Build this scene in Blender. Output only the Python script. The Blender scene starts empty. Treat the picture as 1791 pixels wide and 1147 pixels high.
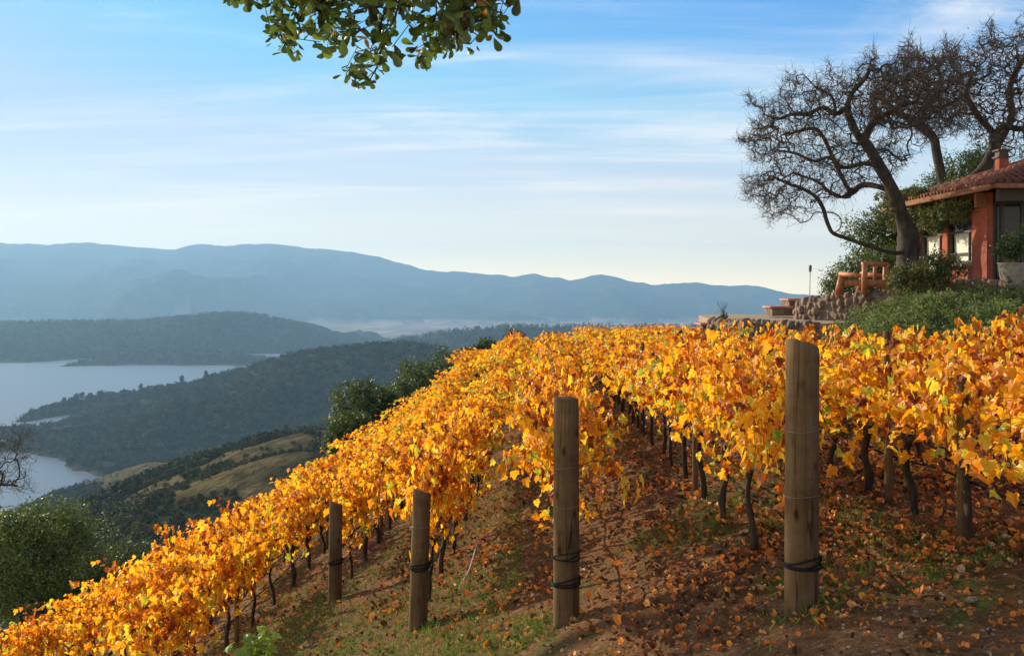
import bpy, math, random
import numpy as np
from mathutils import Vector

random.seed(7)
rng = np.random.default_rng(7)
R = math.radians
scene = bpy.context.scene
COL = scene.collection

# ------------------------------------------------------------------ camera
cam_d = bpy.data.cameras.new("camera")
cam = bpy.data.objects.new("camera", cam_d)
COL.objects.link(cam)
cam.location = (0, 0, 0)
cam.rotation_euler = (R(90), 0, 0)
cam_d.sensor_width = 36
cam_d.lens = 36
cam_d.shift_y = -0.041
cam_d.clip_start = 0.05
cam_d.clip_end = 60000
scene.camera = cam
scene.render.resolution_x, scene.render.resolution_y = 1024, 655

# ------------------------------------------------------------------ light
SUN_AZ = 46      # degrees to the left of the view direction (+Y)
SUN_EL = 19
world = bpy.data.worlds.new("World")
scene.world = world
world.use_nodes = True
def sock(node, name, i=0):
    c = [s for s in node.inputs if s.name == name]
    return c[i]
wn, wl = world.node_tree.nodes, world.node_tree.links
wn.clear()
w_out = wn.new('ShaderNodeOutputWorld')
bg = wn.new('ShaderNodeBackground'); bg.inputs['Strength'].default_value = 0.12
sky = wn.new('ShaderNodeTexSky'); sky.sky_type = 'NISHITA'; sky.sun_disc = False
sky.sun_elevation = R(SUN_EL); sky.sun_rotation = R(-SUN_AZ)
sky.altitude = 300; sky.air_density = 1.0; sky.dust_density = 0.15; sky.ozone_density = 3.0
# cirrus: noise on a plane far overhead, reached through the direction of view
tc = wn.new('ShaderNodeTexCoord')
sep = wn.new('ShaderNodeSeparateXYZ'); wl.new(tc.outputs['Generated'], sep.inputs[0])
def wmath(op, a, b=None, clamp=False):
    n = wn.new('ShaderNodeMath'); n.operation = op; n.use_clamp = clamp
    for i, v in enumerate((a, b)):
        if v is None: continue
        if isinstance(v, (int, float)): n.inputs[i].default_value = v
        else: wl.new(v, n.inputs[i])
    return n.outputs[0]
zz = wmath('ADD', wmath('MAXIMUM', sep.outputs[2], 0.0), 0.09)
dx = wmath('DIVIDE', sep.outputs[0], zz); dy = wmath('DIVIDE', sep.outputs[1], zz)
comb = wn.new('ShaderNodeCombineXYZ'); wl.new(dx, comb.inputs[0]); wl.new(dy, comb.inputs[1])
def cloud_layer(rot, scl, loc, nscale, detail, lo, hi, rough=0.55, dist=0.6):
    mp = wn.new('ShaderNodeMapping'); wl.new(comb.outputs[0], mp.inputs[0])
    mp.inputs['Location'].default_value = loc
    mp.inputs['Rotation'].default_value = (0, 0, R(rot)); mp.inputs['Scale'].default_value = scl
    nz = wn.new('ShaderNodeTexNoise'); wl.new(mp.outputs[0], nz.inputs['Vector'])
    nz.inputs['Scale'].default_value = nscale; nz.inputs['Detail'].default_value = detail
    nz.inputs['Roughness'].default_value = rough; nz.inputs['Distortion'].default_value = dist
    mr = wn.new('ShaderNodeMapRange'); mr.interpolation_type = 'SMOOTHSTEP'
    wl.new(nz.outputs[0], mr.inputs[0]); mr.inputs[1].default_value = lo; mr.inputs[2].default_value = hi
    return mr.outputs[0]
c1 = cloud_layer(38, (0.20, 1.0, 1), (8.8, 3.1, 0), 1.3, 9, 0.42, 0.76, dist=0.9, rough=.6)
c2 = cloud_layer(9, (0.16, 1.0, 1), (3.3, 2.4, 0), 1.6, 8, 0.47, 0.80, rough=0.62, dist=0.4)
c3 = cloud_layer(-20, (0.45, 0.8, 1), (2.2, 5.9, 0), 0.7, 4, 0.40, 0.66)   # where there is cirrus at all
c4 = cloud_layer(62, (0.30, 1.1, 1), (9.3, 1.2, 0), 0.9, 10, 0.47, 0.72, dist=1.6, rough=.62)
cl = wmath('MULTIPLY', wmath('ADD', wmath('MULTIPLY', c4, .9), wmath('ADD', c1, wmath('MULTIPLY', c2, .7)), True), wmath('ADD', wmath('MULTIPLY', c3, 0.8), 0.35), True)
cl = wmath('MULTIPLY', cl, 0.95, True)
hs = wn.new('ShaderNodeHueSaturation'); wl.new(sky.outputs[0], hs.inputs['Color'])
hs.inputs['Hue'].default_value = .506; hs.inputs['Saturation'].default_value = 1.32; hs.inputs['Value'].default_value = 1.0
cap = wn.new('ShaderNodeMixRGB'); cap.blend_type = 'DARKEN'; cap.inputs[0].default_value = .86
wl.new(hs.outputs[0], cap.inputs[1]); cap.inputs[2].default_value = (2.6, 3.6, 5.0, 1)     # the glow round the sun stays soft
mixc = wn.new('ShaderNodeMixRGB'); wl.new(cl, mixc.inputs[0]); wl.new(cap.outputs[0], mixc.inputs[1])
mixc.inputs[2].default_value = (5.9, 5.8, 5.8, 1)
# bright warm veil of high thin cloud low over the horizon
zr0 = wmath('MAXIMUM', sep.outputs[2], 0.0)
veil = wmath('POWER', wmath('SUBTRACT', 1.0, wmath('DIVIDE', zr0, 0.21), True), 1.6)
vr = wn.new('ShaderNodeValToRGB'); wl.new(wmath('MULTIPLY', zr0, 4.0, True), vr.inputs[0])
vr.color_ramp.elements.new(.16); vr.color_ramp.elements.new(.36)
for e_, (p_, c_) in zip(vr.color_ramp.elements, [(0, (15.5, 11.6, 5.4)), (.16, (11.6, 9.0, 5.0)), (.36, (7.2, 6.3, 5.0)), (.8, (4.6, 4.7, 4.9))]):
    e_.position = p_; e_.color = (*c_, 1)
mixv = wn.new('ShaderNodeMixRGB'); wl.new(veil, mixv.inputs[0]); wl.new(mixc.outputs[0], mixv.inputs[1]); wl.new(vr.outputs[0], mixv.inputs[2])
wl.new(mixv.outputs[0], bg.inputs[0]); wl.new(bg.outputs[0], w_out.inputs[0])

sun_d = bpy.data.lights.new("sun", 'SUN')
sun_d.energy = 5.0; sun_d.angle = R(0.5); sun_d.color = (1.0, 0.84, 0.62)
sun = bpy.data.objects.new("sun", sun_d); COL.objects.link(sun)
sdir = Vector((-math.sin(R(SUN_AZ))*math.cos(R(SUN_EL)), math.cos(R(SUN_AZ))*math.cos(R(SUN_EL)), math.sin(R(SUN_EL))))
sun.rotation_euler = sdir.to_track_quat('Z', 'Y').to_euler()
sun.location = sdir*50

scene.view_settings.view_transform = 'Standard'
scene.view_settings.look = 'None'
scene.view_settings.exposure = 0.6
scene.view_settings.gamma = 1
scene.render.engine = 'CYCLES'
scene.cycles.max_bounces = 8
scene.cycles.transparent_max_bounces = 8
scene.cycles.volume_bounces = 0

# ------------------------------------------------------------------ helpers
def P(px, py, Y):
    """point of the world that stands Y metres ahead and shows at photo pixel px, py"""
    return np.array([(px-895.5)/1791*Y, Y, -(py-500)/1791*Y])

def hash2(ix, iy, seed):
    n = (ix*374761393 + iy*668265263 + seed*974711) & 0xffffffff
    n = ((n ^ (n >> 13))*1274126177) & 0xffffffff
    n = n ^ (n >> 16)
    return (n & 0xffff)/65535.0
def vnoise(x, y, seed=0):
    x = np.asarray(x, float); y = np.asarray(y, float)
    ix = np.floor(x).astype(np.int64); iy = np.floor(y).astype(np.int64)
    fx = x-ix; fy = y-iy
    fx = fx*fx*(3-2*fx); fy = fy*fy*(3-2*fy)
    a = hash2(ix, iy, seed); b = hash2(ix+1, iy, seed); c = hash2(ix, iy+1, seed); d = hash2(ix+1, iy+1, seed)
    return (a*(1-fx)+b*fx)*(1-fy)+(c*(1-fx)+d*fx)*fy
def fbm(x, y, seed=0, oct=5, gain=0.5):
    s = 0; a = 1; t = 0
    for i in range(oct):
        s = s + a*(vnoise(x, y, seed+i*17)-0.5)*2; t += a
        x = x*2.03+11.3; y = y*2.03-7.1; a *= gain
    return s/t
def S(a, b, x):
    t = np.clip((np.asarray(x, float)-a)/(b-a), 0, 1)
    return t*t*(3-2*t)

class Acc:
    """collects vertices and faces for ONE mesh object"""
    def __init__(s): s.V = []; s.F = []; s.A = []; s.n = 0
    def add(s, V, F, a=0.5):
        V = np.asarray(V, float).reshape(-1, 3)
        for f in (F if isinstance(F, (list, tuple)) else [F]):
            f = np.asarray(f)
            if f.size: s.F.append(f+s.n)
        s.V.append(V)
        s.A.append(np.broadcast_to(np.asarray(a, float), (len(V),)))
        s.n += len(V)
        return s
    def box(s, lo, hi, a=0.5, taper=0, jit=0):
        x0, y0, z0 = lo; x1, y1, z1 = hi
        V = np.array([[x0,y0,z0],[x1,y0,z0],[x1,y1,z0],[x0,y1,z0],[x0,y0,z1],[x1,y0,z1],[x1,y1,z1],[x0,y1,z1]], float)
        if jit: V += rng.uniform(-jit, jit, V.shape)
        F = np.array([[0,3,2,1],[4,5,6,7],[0,1,5,4],[1,2,6,5],[2,3,7,6],[3,0,4,7]])
        return s.add(V, F, a)
    def obj(s, name, mat, parent=None, smooth=True):
        me = bpy.data.meshes.new(name)
        V = np.concatenate(s.V); A = np.concatenate(s.A)
        me.vertices.add(len(V)); me.vertices.foreach_set('co', V.astype(np.float32).ravel())
        loops = np.concatenate([f.ravel() for f in s.F]); tot = np.concatenate([np.full(len(f), f.shape[1]) for f in s.F])
        st = np.concatenate([[0], np.cumsum(tot)[:-1]])
        me.loops.add(len(loops)); me.loops.foreach_set('vertex_index', loops.astype(np.int32))
        me.polygons.add(len(tot)); me.polygons.foreach_set('loop_start', st.astype(np.int32))
        me.polygons.foreach_set('loop_total', tot.astype(np.int32))
        me.update(calc_edges=True)
        at = me.attributes.new('v', 'FLOAT', 'POINT'); at.data.foreach_set('value', A.astype(np.float32))
        me.polygons.foreach_set('use_smooth', np.full(len(tot), bool(smooth)))
        me.materials.append(mat)
        o = bpy.data.objects.new(name, me); COL.objects.link(o)
        if parent is not None: o.parent = parent
        return o

def tube(acc, pts, rad, sides=8, a=0.5, cap=True, rough=0.0, seed=0):
    pts = np.asarray(pts, float); n = len(pts)
    rad = np.broadcast_to(np.asarray(rad, float), (n,))
    t = np.gradient(pts, axis=0); t /= np.linalg.norm(t, axis=1)[:, None]+1e-9
    ref = np.array([0.13, 0.31, 0.94]) if abs(t[0][2]) < 0.8 else np.array([0.9, 0.3, 0.1])
    u = np.cross(t, ref); u /= np.linalg.norm(u, axis=1)[:, None]+1e-9
    w = np.cross(t, u)
    an = np.linspace(0, 2*math.pi, sides, endpoint=False)
    rr = np.ones((n, sides))
    if rough:
        g = np.random.default_rng(seed+5)
        rr = 1+rough*g.uniform(-1, 1, (1, sides))+rough*g.uniform(-1, 1, (n, sides))*0.7
    V = pts[:, None, :]+rad[:, None, None]*rr[:, :, None]*(np.cos(an)[None, :, None]*u[:, None, :]+np.sin(an)[None, :, None]*w[:, None, :])
    V = V.reshape(-1, 3)
    i = np.arange(n-1)[:, None]*sides; j = np.arange(sides)[None, :]; k = (j+1) % sides
    F = np.stack([i+j, i+sides+j, i+sides+k, i+k], -1).reshape(-1, 4)
    Fs = [F]
    if cap: Fs += [np.arange(sides)[None, :], (np.arange(sides)[::-1]+(n-1)*sides)[None, :]]
    acc.add(V, Fs, a)
    return acc

def smooth_path(pts, m=4):
    """Catmull-Rom through pts"""
    p = np.asarray(pts, float); p = np.vstack([2*p[0]-p[1], p, 2*p[-1]-p[-2]])
    out = []
    for i in range(1, len(p)-2):
        for t in np.linspace(0, 1, m, endpoint=False):
            out.append(0.5*((2*p[i])+(-p[i-1]+p[i+1])*t+(2*p[i-1]-5*p[i]+4*p[i+1]-p[i+2])*t*t+(-p[i-1]+3*p[i]-3*p[i+1]+p[i+2])*t**3))
    out.append(p[-2]); return np.array(out)

def scatter(acc, T, F, pos, tip, nrm, scale, a):
    """copies of a small template (x across, y towards the tip, z normal) placed at pos"""
    pos = np.asarray(pos, float); m = len(pos)
    y = tip/(np.linalg.norm(tip, axis=1)[:, None]+1e-9)
    z = nrm-(nrm*y).sum(1)[:, None]*y; z /= np.linalg.norm(z, axis=1)[:, None]+1e-9
    x = np.cross(y, z)
    sc = np.broadcast_to(np.asarray(scale, float), (m,))[:, None, None]
    V = pos[:, None, :]+sc*(T[None, :, 0:1]*x[:, None, :]+T[None, :, 1:2]*y[:, None, :]+T[None, :, 2:3]*z[:, None, :])
    FF = (F[None, :, :]+(np.arange(m)*len(T))[:, None, None]).reshape(-1, F.shape[1])
    acc.add(V.reshape(-1, 3), FF, np.repeat(np.broadcast_to(a, (m,)), len(T)))
    return acc

def leaf_template(out, centre=(0, 0.38), fold=0.25, curl=0.25, wav=0.0):
    o = np.array(out, float)
    o = np.vstack([o, [(-x, y) for x, y in out[::-1] if abs(x) > 1e-6]])
    V = np.vstack([[centre], o])
    z = -fold*np.abs(V[:, 0])-curl*V[:, 1]**2+wav*np.sin(V[:, 0]*9+V[:, 1]*7)
    V = np.column_stack([V, z]); n = len(o)
    F = np.array([[0, 1+i, 1+(i+1) % n] for i in range(n)])
    return V, F
VINE = [(0, 0), (.10, -.13), (.34, -.16), (.50, .06), (.40, .17), (.56, .46), (.38, .50), (.29, .56), (.16, .85), (0, 1.02)]
VLEAF = leaf_template(VINE, fold=0.28, curl=0.28, wav=0.05)
VLEAF2 = leaf_template(VINE, fold=-0.2, curl=0.40, wav=0.06)
VLEAFS = leaf_template([(0, 0), (.38, -.12), (.52, .35), (.27, .7), (0, 1)], fold=0.3, curl=0.3)
DRY = leaf_template([(0, 0), (.3, -.08), (.42, .2), (.38, .5), (.22, .7), (0, .9)], fold=-1.1, curl=-0.7, wav=0.16)
OAK = leaf_template([(0, 0), (.10, .18), (.22, .45), (.30, .72), (.20, .95), (0, 1.03)], centre=(0, .5), fold=0.35, curl=0.2)
VLEAF3 = leaf_template(VINE, fold=-1.0, curl=0.9, wav=0.14)
VLEAF4 = leaf_template(VINE, fold=0.8, curl=-0.3, wav=0.12)
SMALL = (np.array([[0, 0, 0], [.36, .5, -.1], [0, 1, -.18], [-.36, .5, -.1]], float), np.array([[0, 1, 2, 3]]))

def rand_unit(n, g=rng):
    v = g.normal(size=(n, 3)); return v/np.linalg.norm(v, axis=1)[:, None]

def tag(o, label=None, cat=None, group=None, kind=None):
    if label: o['label'] = label
    if cat: o['category'] = cat
    if group: o['group'] = group
    if kind: o['kind'] = kind
    return o
def thing(name, label, cat, loc=(0, 0, 0), rotz=0, group=None):
    o = bpy.data.objects.new(name, None); COL.objects.link(o)
    o.location = loc; o.rotation_euler = (0, 0, rotz); o.empty_display_size = 0.2
    return tag(o, label, cat, group)

# ------------------------------------------------------------------ materials
def new_mat(name):
    m = bpy.data.materials.new(name); m.use_nodes = True
    n, l = m.node_tree.nodes, m.node_tree.links
    return m, n, l, n['Principled BSDF'], n['Material Output']
def ramp(n, l, fac, stops, interp='LINEAR'):
    r = n.new('ShaderNodeValToRGB'); r.color_ramp.interpolation = interp
    e = r.color_ramp.elements
    while len(e) < len(stops): e.new(0.5)
    for i, (p, c) in enumerate(stops):
        e[i].position = p; e[i].color = (*c, 1)
    l.new(fac, r.inputs[0]); return r.outputs[0]
def noise(n, l, scale, detail=5, rough=0.55, vec=None, dist=0, coord='Object', out=0):
    t = n.new('ShaderNodeTexNoise'); t.inputs['Scale'].default_value = scale
    t.inputs['Detail'].default_value = detail; t.inputs['Roughness'].default_value = rough
    t.inputs['Distortion'].default_value = dist
    if vec is None:
        c = n.new('ShaderNodeTexCoord'); vec = c.outputs[coord]
    l.new(vec, t.inputs['Vector']); return t.outputs[out]
def bump(n, l, h, b, strength=0.5, dist=0.02):
    bn = n.new('ShaderNodeBump'); bn.inputs['Strength'].default_value = strength; bn.inputs['Distance'].default_value = dist
    l.new(h, bn.inputs['Height']); l.new(bn.outputs[0], b.inputs['Normal'])
def mixrgb(n, l, fac, a, b, mode='MIX'):
    m = n.new('ShaderNodeMixRGB'); m.blend_type = mode
    for i, v in enumerate((fac, a, b)):
        if isinstance(v, (int, float)): m.inputs[i].default_value = v
        elif isinstance(v, tuple): m.inputs[i].default_value = (*v, 1)
        else: l.new(v, m.inputs[i])
    return m.outputs[0]
def nmath(n, l, op, a, b=None, clamp=False):
    m = n.new('ShaderNodeMath'); m.operation = op; m.use_clamp = clamp
    for i, v in enumerate((a, b)):
        if v is None: continue
        if isinstance(v, (int, float)): m.inputs[i].default_value = v
        else: l.new(v, m.inputs[i])
    return m.outputs[0]
def attr(n, name='v'):
    a = n.new('ShaderNodeAttribute'); a.attribute_name = name; return a.outputs['Fac']

def leaf_mat(name, stops, trans=0.45, rough=0.5, spec=0.35, objvar=0.0, patch=0.0):
    m, n, l, b, out = new_mat(name)
    f = attr(n)
    if objvar:
        oi = n.new('ShaderNodeObjectInfo')
        f = nmath(n, l, 'ADD', f, nmath(n, l, 'MULTIPLY', nmath(n, l, 'SUBTRACT', oi.outputs['Random'], 0.5), objvar), True)
    if patch:
        nz = noise(n, l, 14, 3)
        f = nmath(n, l, 'ADD', f, nmath(n, l, 'MULTIPLY', nmath(n, l, 'SUBTRACT', nz, 0.5), patch), True)
    c = ramp(n, l, f, stops)
    l.new(c, b.inputs['Base Color']); b.inputs['Roughness'].default_value = rough
    b.inputs['Specular IOR Level'].default_value = spec
    tr = n.new('ShaderNodeBsdfTranslucent'); l.new(c, tr.inputs[0])
    mx = n.new('ShaderNodeMixShader'); mx.inputs[0].default_value = trans
    l.new(b.outputs[0], mx.inputs[1]); l.new(tr.outputs[0], mx.inputs[2]); l.new(mx.outputs[0], out.inputs[0])
    return m

M = {}
M['vine'] = leaf_mat('autumn_vine_leaf', [(0.0, (.20, .05, .012)), (.12, (.46, .11, .012)), (.32, (.74, .25, .010)),
              (.57, (.91, .44, .012)), (.80, (.93, .59, .028)), (.90, (.78, .62, .05)), (1.0, (.30, .40, .04))],
              trans=0.6, rough=0.42, spec=0.4, objvar=0.10, patch=0.30)
M['litter'] = leaf_mat('fallen_leaf', [(0.0, (.07, .028, .012)), (.30, (.20, .07, .020)), (.50, (.62, .16, .022)), (.75, (.86, .33, .035)), (.93, (.55, .30, .10)), (1.0, (.50, .36, .20))], trans=0.15, rough=0.6, spec=.3, patch=.2)
M['oak'] = leaf_mat('evergreen_oak_leaf', [(0.0, (.03, .05, .012)), (.5, (.08, .13, .02)), (.93, (.20, .28, .04)), (1.0, (.32, .18, .03))], trans=0.45, rough=0.35, spec=0.5, patch=.1)
M['bush'] = leaf_mat('dark_green_foliage', [(0.0, (.03, .048, .014)), (.5, (.07, .11, .024)), (1.0, (.14, .19, .04))], trans=0.3, rough=0.5, spec=.35)
M['olive'] = leaf_mat('olive_green_foliage', [(0.0, (.045, .06, .018)), (.5, (.11, .16, .03)), (.9, (.20, .26, .05)), (1.0, (.30, .25, .06))], trans=0.3, rough=0.5, spec=.3)
M['hedge'] = leaf_mat('low_hedge_foliage', [(0.0, (.07, .09, .03)), (.5, (.17, .22, .06)), (.9, (.30, .33, .10)), (1.0, (.50, .30, .10))], trans=0.45, rough=0.6, spec=.2)
M['mixed'] = leaf_mat('turning_shrub_foliage', [(0.0, (.03, .05, .015)), (.55, (.10, .13, .03)), (.8, (.30, .22, .04)), (1.0, (.55, .20, .04))], trans=0.35, rough=0.5, spec=.3)
M['brightgreen'] = leaf_mat('fresh_green_leaf', [(0.0, (.15, .25, .03)), (1.0, (.42, .52, .06))], trans=0.45, rough=0.5, spec=.3, patch=.3)
M['drybrown'] = leaf_mat('clinging_dry_leaf', [(0.0, (.05, .03, .015)), (1.0, (.20, .09, .035))], trans=0.3, rough=.6, spec=.2)
M['grass'] = leaf_mat('grass_blades', [(0.0, (.06, .10, .015)), (.6, (.16, .27, .03)), (1.0, (.34, .34, .08))], trans=0.3, rough=.6, spec=.2)
M['forest'] = leaf_mat('far_forest', [(0.0, (.028, .040, .014)), (.5, (.062, .070, .026)), (.8, (.115, .090, .036)), (1.0, (.18, .12, .05))], trans=0.0, rough=.9, spec=.05)

def bark_mat(name, c0, c1, scale=14, stretch=0.25, bs=0.8):
    m, n, l, b, out = new_mat(name)
    c = n.new('ShaderNodeTexCoord'); mp = n.new('ShaderNodeMapping'); mp.inputs['Scale'].default_value = (1, 1, stretch)
    l.new(c.outputs['Object'], mp.inputs[0])
    nz = noise(n, l, scale, 7, .65, mp.outputs[0], .5)
    l.new(ramp(n, l, nz, [(.3, c0), (.72, c1)]), b.inputs['Base Color'])
    b.inputs['Roughness'].default_value = .85; b.inputs['Specular IOR Level'].default_value = .2
    bump(n, l, nz, b, bs, .02)
    return m
M['vinewood'] = bark_mat('vine_bark', (.012, .008, .006), (.07, .048, .035), 30, .3)
M['cane'] = bark_mat('cane_bark', (.16, .05, .025), (.36, .15, .08), 60, .3, .2)
M['oakbark'] = bark_mat('oak_bark', (.014, .011, .009), (.08, .066, .05), 6, .4)
M['twig'] = bark_mat('twig_bark', (.030, .022, .017), (.095, .068, .050), 3, 1, .1)

# weathered round posts: grain, drying cracks, stains
m, n, l, b, out = new_mat('weathered_post_wood'); M['post'] = m
c = n.new('ShaderNodeTexCoord'); mp = n.new('ShaderNodeMapping'); mp.inputs['Scale'].default_value = (1, 1, .035); l.new(c.outputs['Object'], mp.inputs[0])
g = noise(n, l, 60, 8, .7, mp.outputs[0], .6)
mp2 = n.new('ShaderNodeMapping'); mp2.inputs['Scale'].default_value = (1, 1, .02); l.new(c.outputs['Object'], mp2.inputs[0])
crk = noise(n, l, 16, 2, .4, mp2.outputs[0], .2)
blot = noise(n, l, 5, 4, .6)
col = ramp(n, l, g, [(.25, (.06, .034, .016)), (.55, (.18, .112, .056)), (.85, (.31, .21, .11))])
col = mixrgb(n, l, ramp(n, l, blot, [(.35, (0, 0, 0)), (.7, (1, 1, 1))]), col, (.12, .08, .04))
ckm = ramp(n, l, crk, [(.475, (1, 1, 1)), (.488, (.25, .25, .25)), (.50, (1, 1, 1))])
col = mixrgb(n, l, 1.0, col, ckm, 'MULTIPLY')
mp3 = n.new('ShaderNodeMapping'); mp3.inputs['Scale'].default_value = (1, 1, .45); l.new(c.outputs['Object'], mp3.inputs[0])
kn = n.new('ShaderNodeTexVoronoi'); kn.inputs['Scale'].default_value = 6.5; l.new(mp3.outputs[0], kn.inputs['Vector'])
col = mixrgb(n, l, 1.0, col, ramp(n, l, kn.outputs['Distance'], [(.07, (.25, .2, .15)), (.12, (.8, .75, .7)), (.16, (1, 1, 1))]), 'MULTIPLY')
stn = noise(n, l, 2.4, 5, .7)
col = mixrgb(n, l, 1.0, col, ramp(n, l, stn, [(.35, (.55, .5, .45)), (.6, (1, 1, 1))]), 'MULTIPLY')
l.new(col, b.inputs['Base Color']); b.inputs['Roughness'].default_value = .85; b.inputs['Specular IOR Level'].default_value = .15
bump(n, l, mixrgb(n, l, .5, g, ckm), b, .7, .006)

def plain(name, c0, c1, scale=8, rough=.7, bs=.3, bd=.01, spec=.3, metal=0, det=5):
    m, n, l, b, out = new_mat(name)
    nz = noise(n, l, scale, det, .6)
    l.new(ramp(n, l, nz, [(.3, c0), (.7, c1)]), b.inputs['Base Color'])
    b.inputs['Roughness'].default_value = rough; b.inputs['Specular IOR Level'].default_value = spec; b.inputs['Metallic'].default_value = metal
    if bs: bump(n, l, nz, b, bs, bd)
    return m
M['hose'] = plain('black_drip_hose', (.008, .008, .008), (.02, .02, .02), 20, .8, .1, spec=.1)
M['wire'] = plain('galvanised_wire', (.12, .11, .10), (.25, .24, .22), 20, .45, 0, metal=.7)
M['stone'] = plain('field_stone', (.10, .065, .042), (.30, .20, .13), 5, .9, .8, .04)
M['flag'] = plain('red_flagstone', (.33, .13, .09), (.52, .25, .18), 6, .8, .4)
M['path'] = plain('terrace_gravel', (.26, .19, .12), (.42, .32, .21), 9, .95, .5)
M['terracotta'] = plain('terracotta_stucco', (.20, .050, .030), (.38, .10, .055), 2.2, .9, .4, .01)
M['tile'] = plain('clay_roof_tile', (.06, .022, .015), (.20, .065, .035), 7, .8, .5)
M['eave'] = plain('eave_timber', (.14, .055, .025), (.27, .12, .055), 12, .8, .3)
M['darkwood'] = plain('dark_window_frame', (.03, .028, .025), (.08, .07, .06), 20, .6, .1)
M['curtain'] = plain('pale_blind', (.55, .55, .48), (.72, .70, .62), 3, .8, .05)
M['pot'] = plain('pale_stone_planter', (.20, .17, .13), (.36, .31, .25), 9, .85, .4)
M['log'] = plain('varnished_log_wood', (.26, .085, .028), (.50, .19, .06), 10, .5, .3, spec=.3)
M['torch'] = plain('torch_metal', (.10, .08, .07), (.22, .18, .15), 20, .5, .1)
M['soilrock'] = plain('small_ground_stone', (.13, .08, .05), (.38, .28, .2), 30, .9, .4)
M['deadstick'] = plain('bleached_stick', (.35, .30, .25), (.55, .5, .44), 30, .8, .3)
m, n, l, b, out = new_mat('window_glass'); M['glass'] = m
b.inputs['Base Color'].default_value = (.02, .025, .03, 1); b.inputs['Roughness'].default_value = .06; b.inputs['Specular IOR Level'].default_value = .25

# ------------------------------------------------------------------ vineyard hillside
CX = np.array([-120, -40, -16, -9.3, -8, -6.7, -5.4, -4.05, -2.73, -1.2, .12, 1.4, 2.65, 3.9, 5.2, 6.5, 8, 9.5, 11, 13, 16, 40, 90])
CZ = np.array([-78, -25.5, -10.4, -6.55, -5.95, -5.3, -4.65, -4.03, -3.43, -2.73, -2.10, -1.5, -1.33, -1.30, -1.38, -1.40, -1.2, -.9, -.45, -.15, -.05, .3, 2])
_cs = np.linspace(-120, 90, 4201); _zs = np.interp(_cs, CX, CZ)
_k = np.exp(-np.linspace(-2.5, 2.5, 25)**2); _k /= _k.sum()
_zs = np.convolve(np.pad(_zs, 12, mode='edge'), _k, 'valid')
def ground_z(x, y):
    x = np.asarray(x, float); y = np.asarray(y, float)
    c = x-.036*y
    z = np.interp(c, _cs, _zs)-.0447*np.clip(y, -30, 60)
    z = z-.32*S(17, 28, y)*S(-3, -5.5, c)*(1-S(-9, -12, c))+1.0*S(20, 36, y)*np.exp(-((c+2.2)/1.7)**2)
    z = z+.45*S(14, 34, y)*S(3.2, -.6, c)*S(-9, -2, c)
    z = z-.62*S(10, 21, y)*S(2.6, 5, c)*(1-S(8, 10, c))
    z = z-.010*np.clip(y-46, 0, 200)**1.75
    # terraces on the right: lower one, upper one
    up = S(7.3, 8.6, x)*S(25.5, 27.5, y)*(1-S(36, 41, y))
    z = z*(1-up)+up*(-1.3+1.2*S(12, 14.2, x))
    return z
def ground_detail(x, y):
    near = 1-S(14, 40, y)
    return (.035*fbm(x*1.3, y*1.3, 3, 4)+near*(.018*fbm(x*7, y*7, 9, 3)+.010*fbm(x*24, y*24, 21, 2)))
def gz(x, y): return ground_z(x, y)+ground_detail(x, y)

def warp(a, b, n, k, mid):
    t = np.linspace(-1, 1, n); s = np.sinh(k*t)/math.sinh(k)
    return np.where(s < 0, mid+s*(mid-a), mid+s*(b-mid))
gx = warp(-75, 60, 620, 3.6, .6); gy = warp(-14, 88, 720, 3.6, 6.5)
XX, YY = np.meshgrid(gx, gy); ZZ = gz(XX, YY)
def grid_faces(nx, ny):
    i = np.arange(ny-1)[:, None]*nx+np.arange(nx-1)[None, :]
    return np.stack([i, i+1, i+1+nx, i+nx], -1).reshape(-1, 4)
m, n, l, b, out = new_mat('vineyard_soil'); M['soil'] = m
big = noise(n, l, .55, 5, .6); mid = noise(n, l, 3.2, 6, .65, dist=.4); fine = noise(n, l, 38, 6, .7)
soil = ramp(n, l, fine, [(.28, (.055, .027, .011)), (.55, (.20, .102, .042)), (.78, (.38, .225, .10))])
soil = mixrgb(n, l, ramp(n, l, mid, [(.40, (0, 0, 0)), (.62, (1, 1, 1))]), soil, mixrgb(n, l, 1, soil, (.62, .54, .46), 'MULTIPLY'))
gr = ramp(n, l, fine, [(.3, (.04, .06, .012)), (.7, (.14, .18, .035))])
gmask = nmath(n, l, 'MULTIPLY', ramp(n, l, big, [(.50, (0, 0, 0)), (.62, (1, 1, 1))]), ramp(n, l, mid, [(.46, (0, 0, 0)), (.60, (1, 1, 1))]))
soil = mixrgb(n, l, nmath(n, l, 'MULTIPLY', gmask, .8), soil, gr)
dry = ramp(n, l, fine, [(.3, (.16, .12, .05)), (.7, (.34, .27, .13))])
soil = mixrgb(n, l, attr(n), soil, dry)
l.new(soil, b.inputs['Base Color']); b.inputs['Roughness'].default_value = .95; b.inputs['Specular IOR Level'].default_value = .1
bump(n, l, fine, b, .9, .02)
A = Acc(); A.add(np.stack([XX, YY, ZZ], -1).reshape(-1, 3), grid_faces(len(gx), len(gy)), (S(-10.6, -12.5, XX-.036*YY)*.75).ravel())
ground = tag(A.obj('ground', M['soil']), kind='structure')

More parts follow.
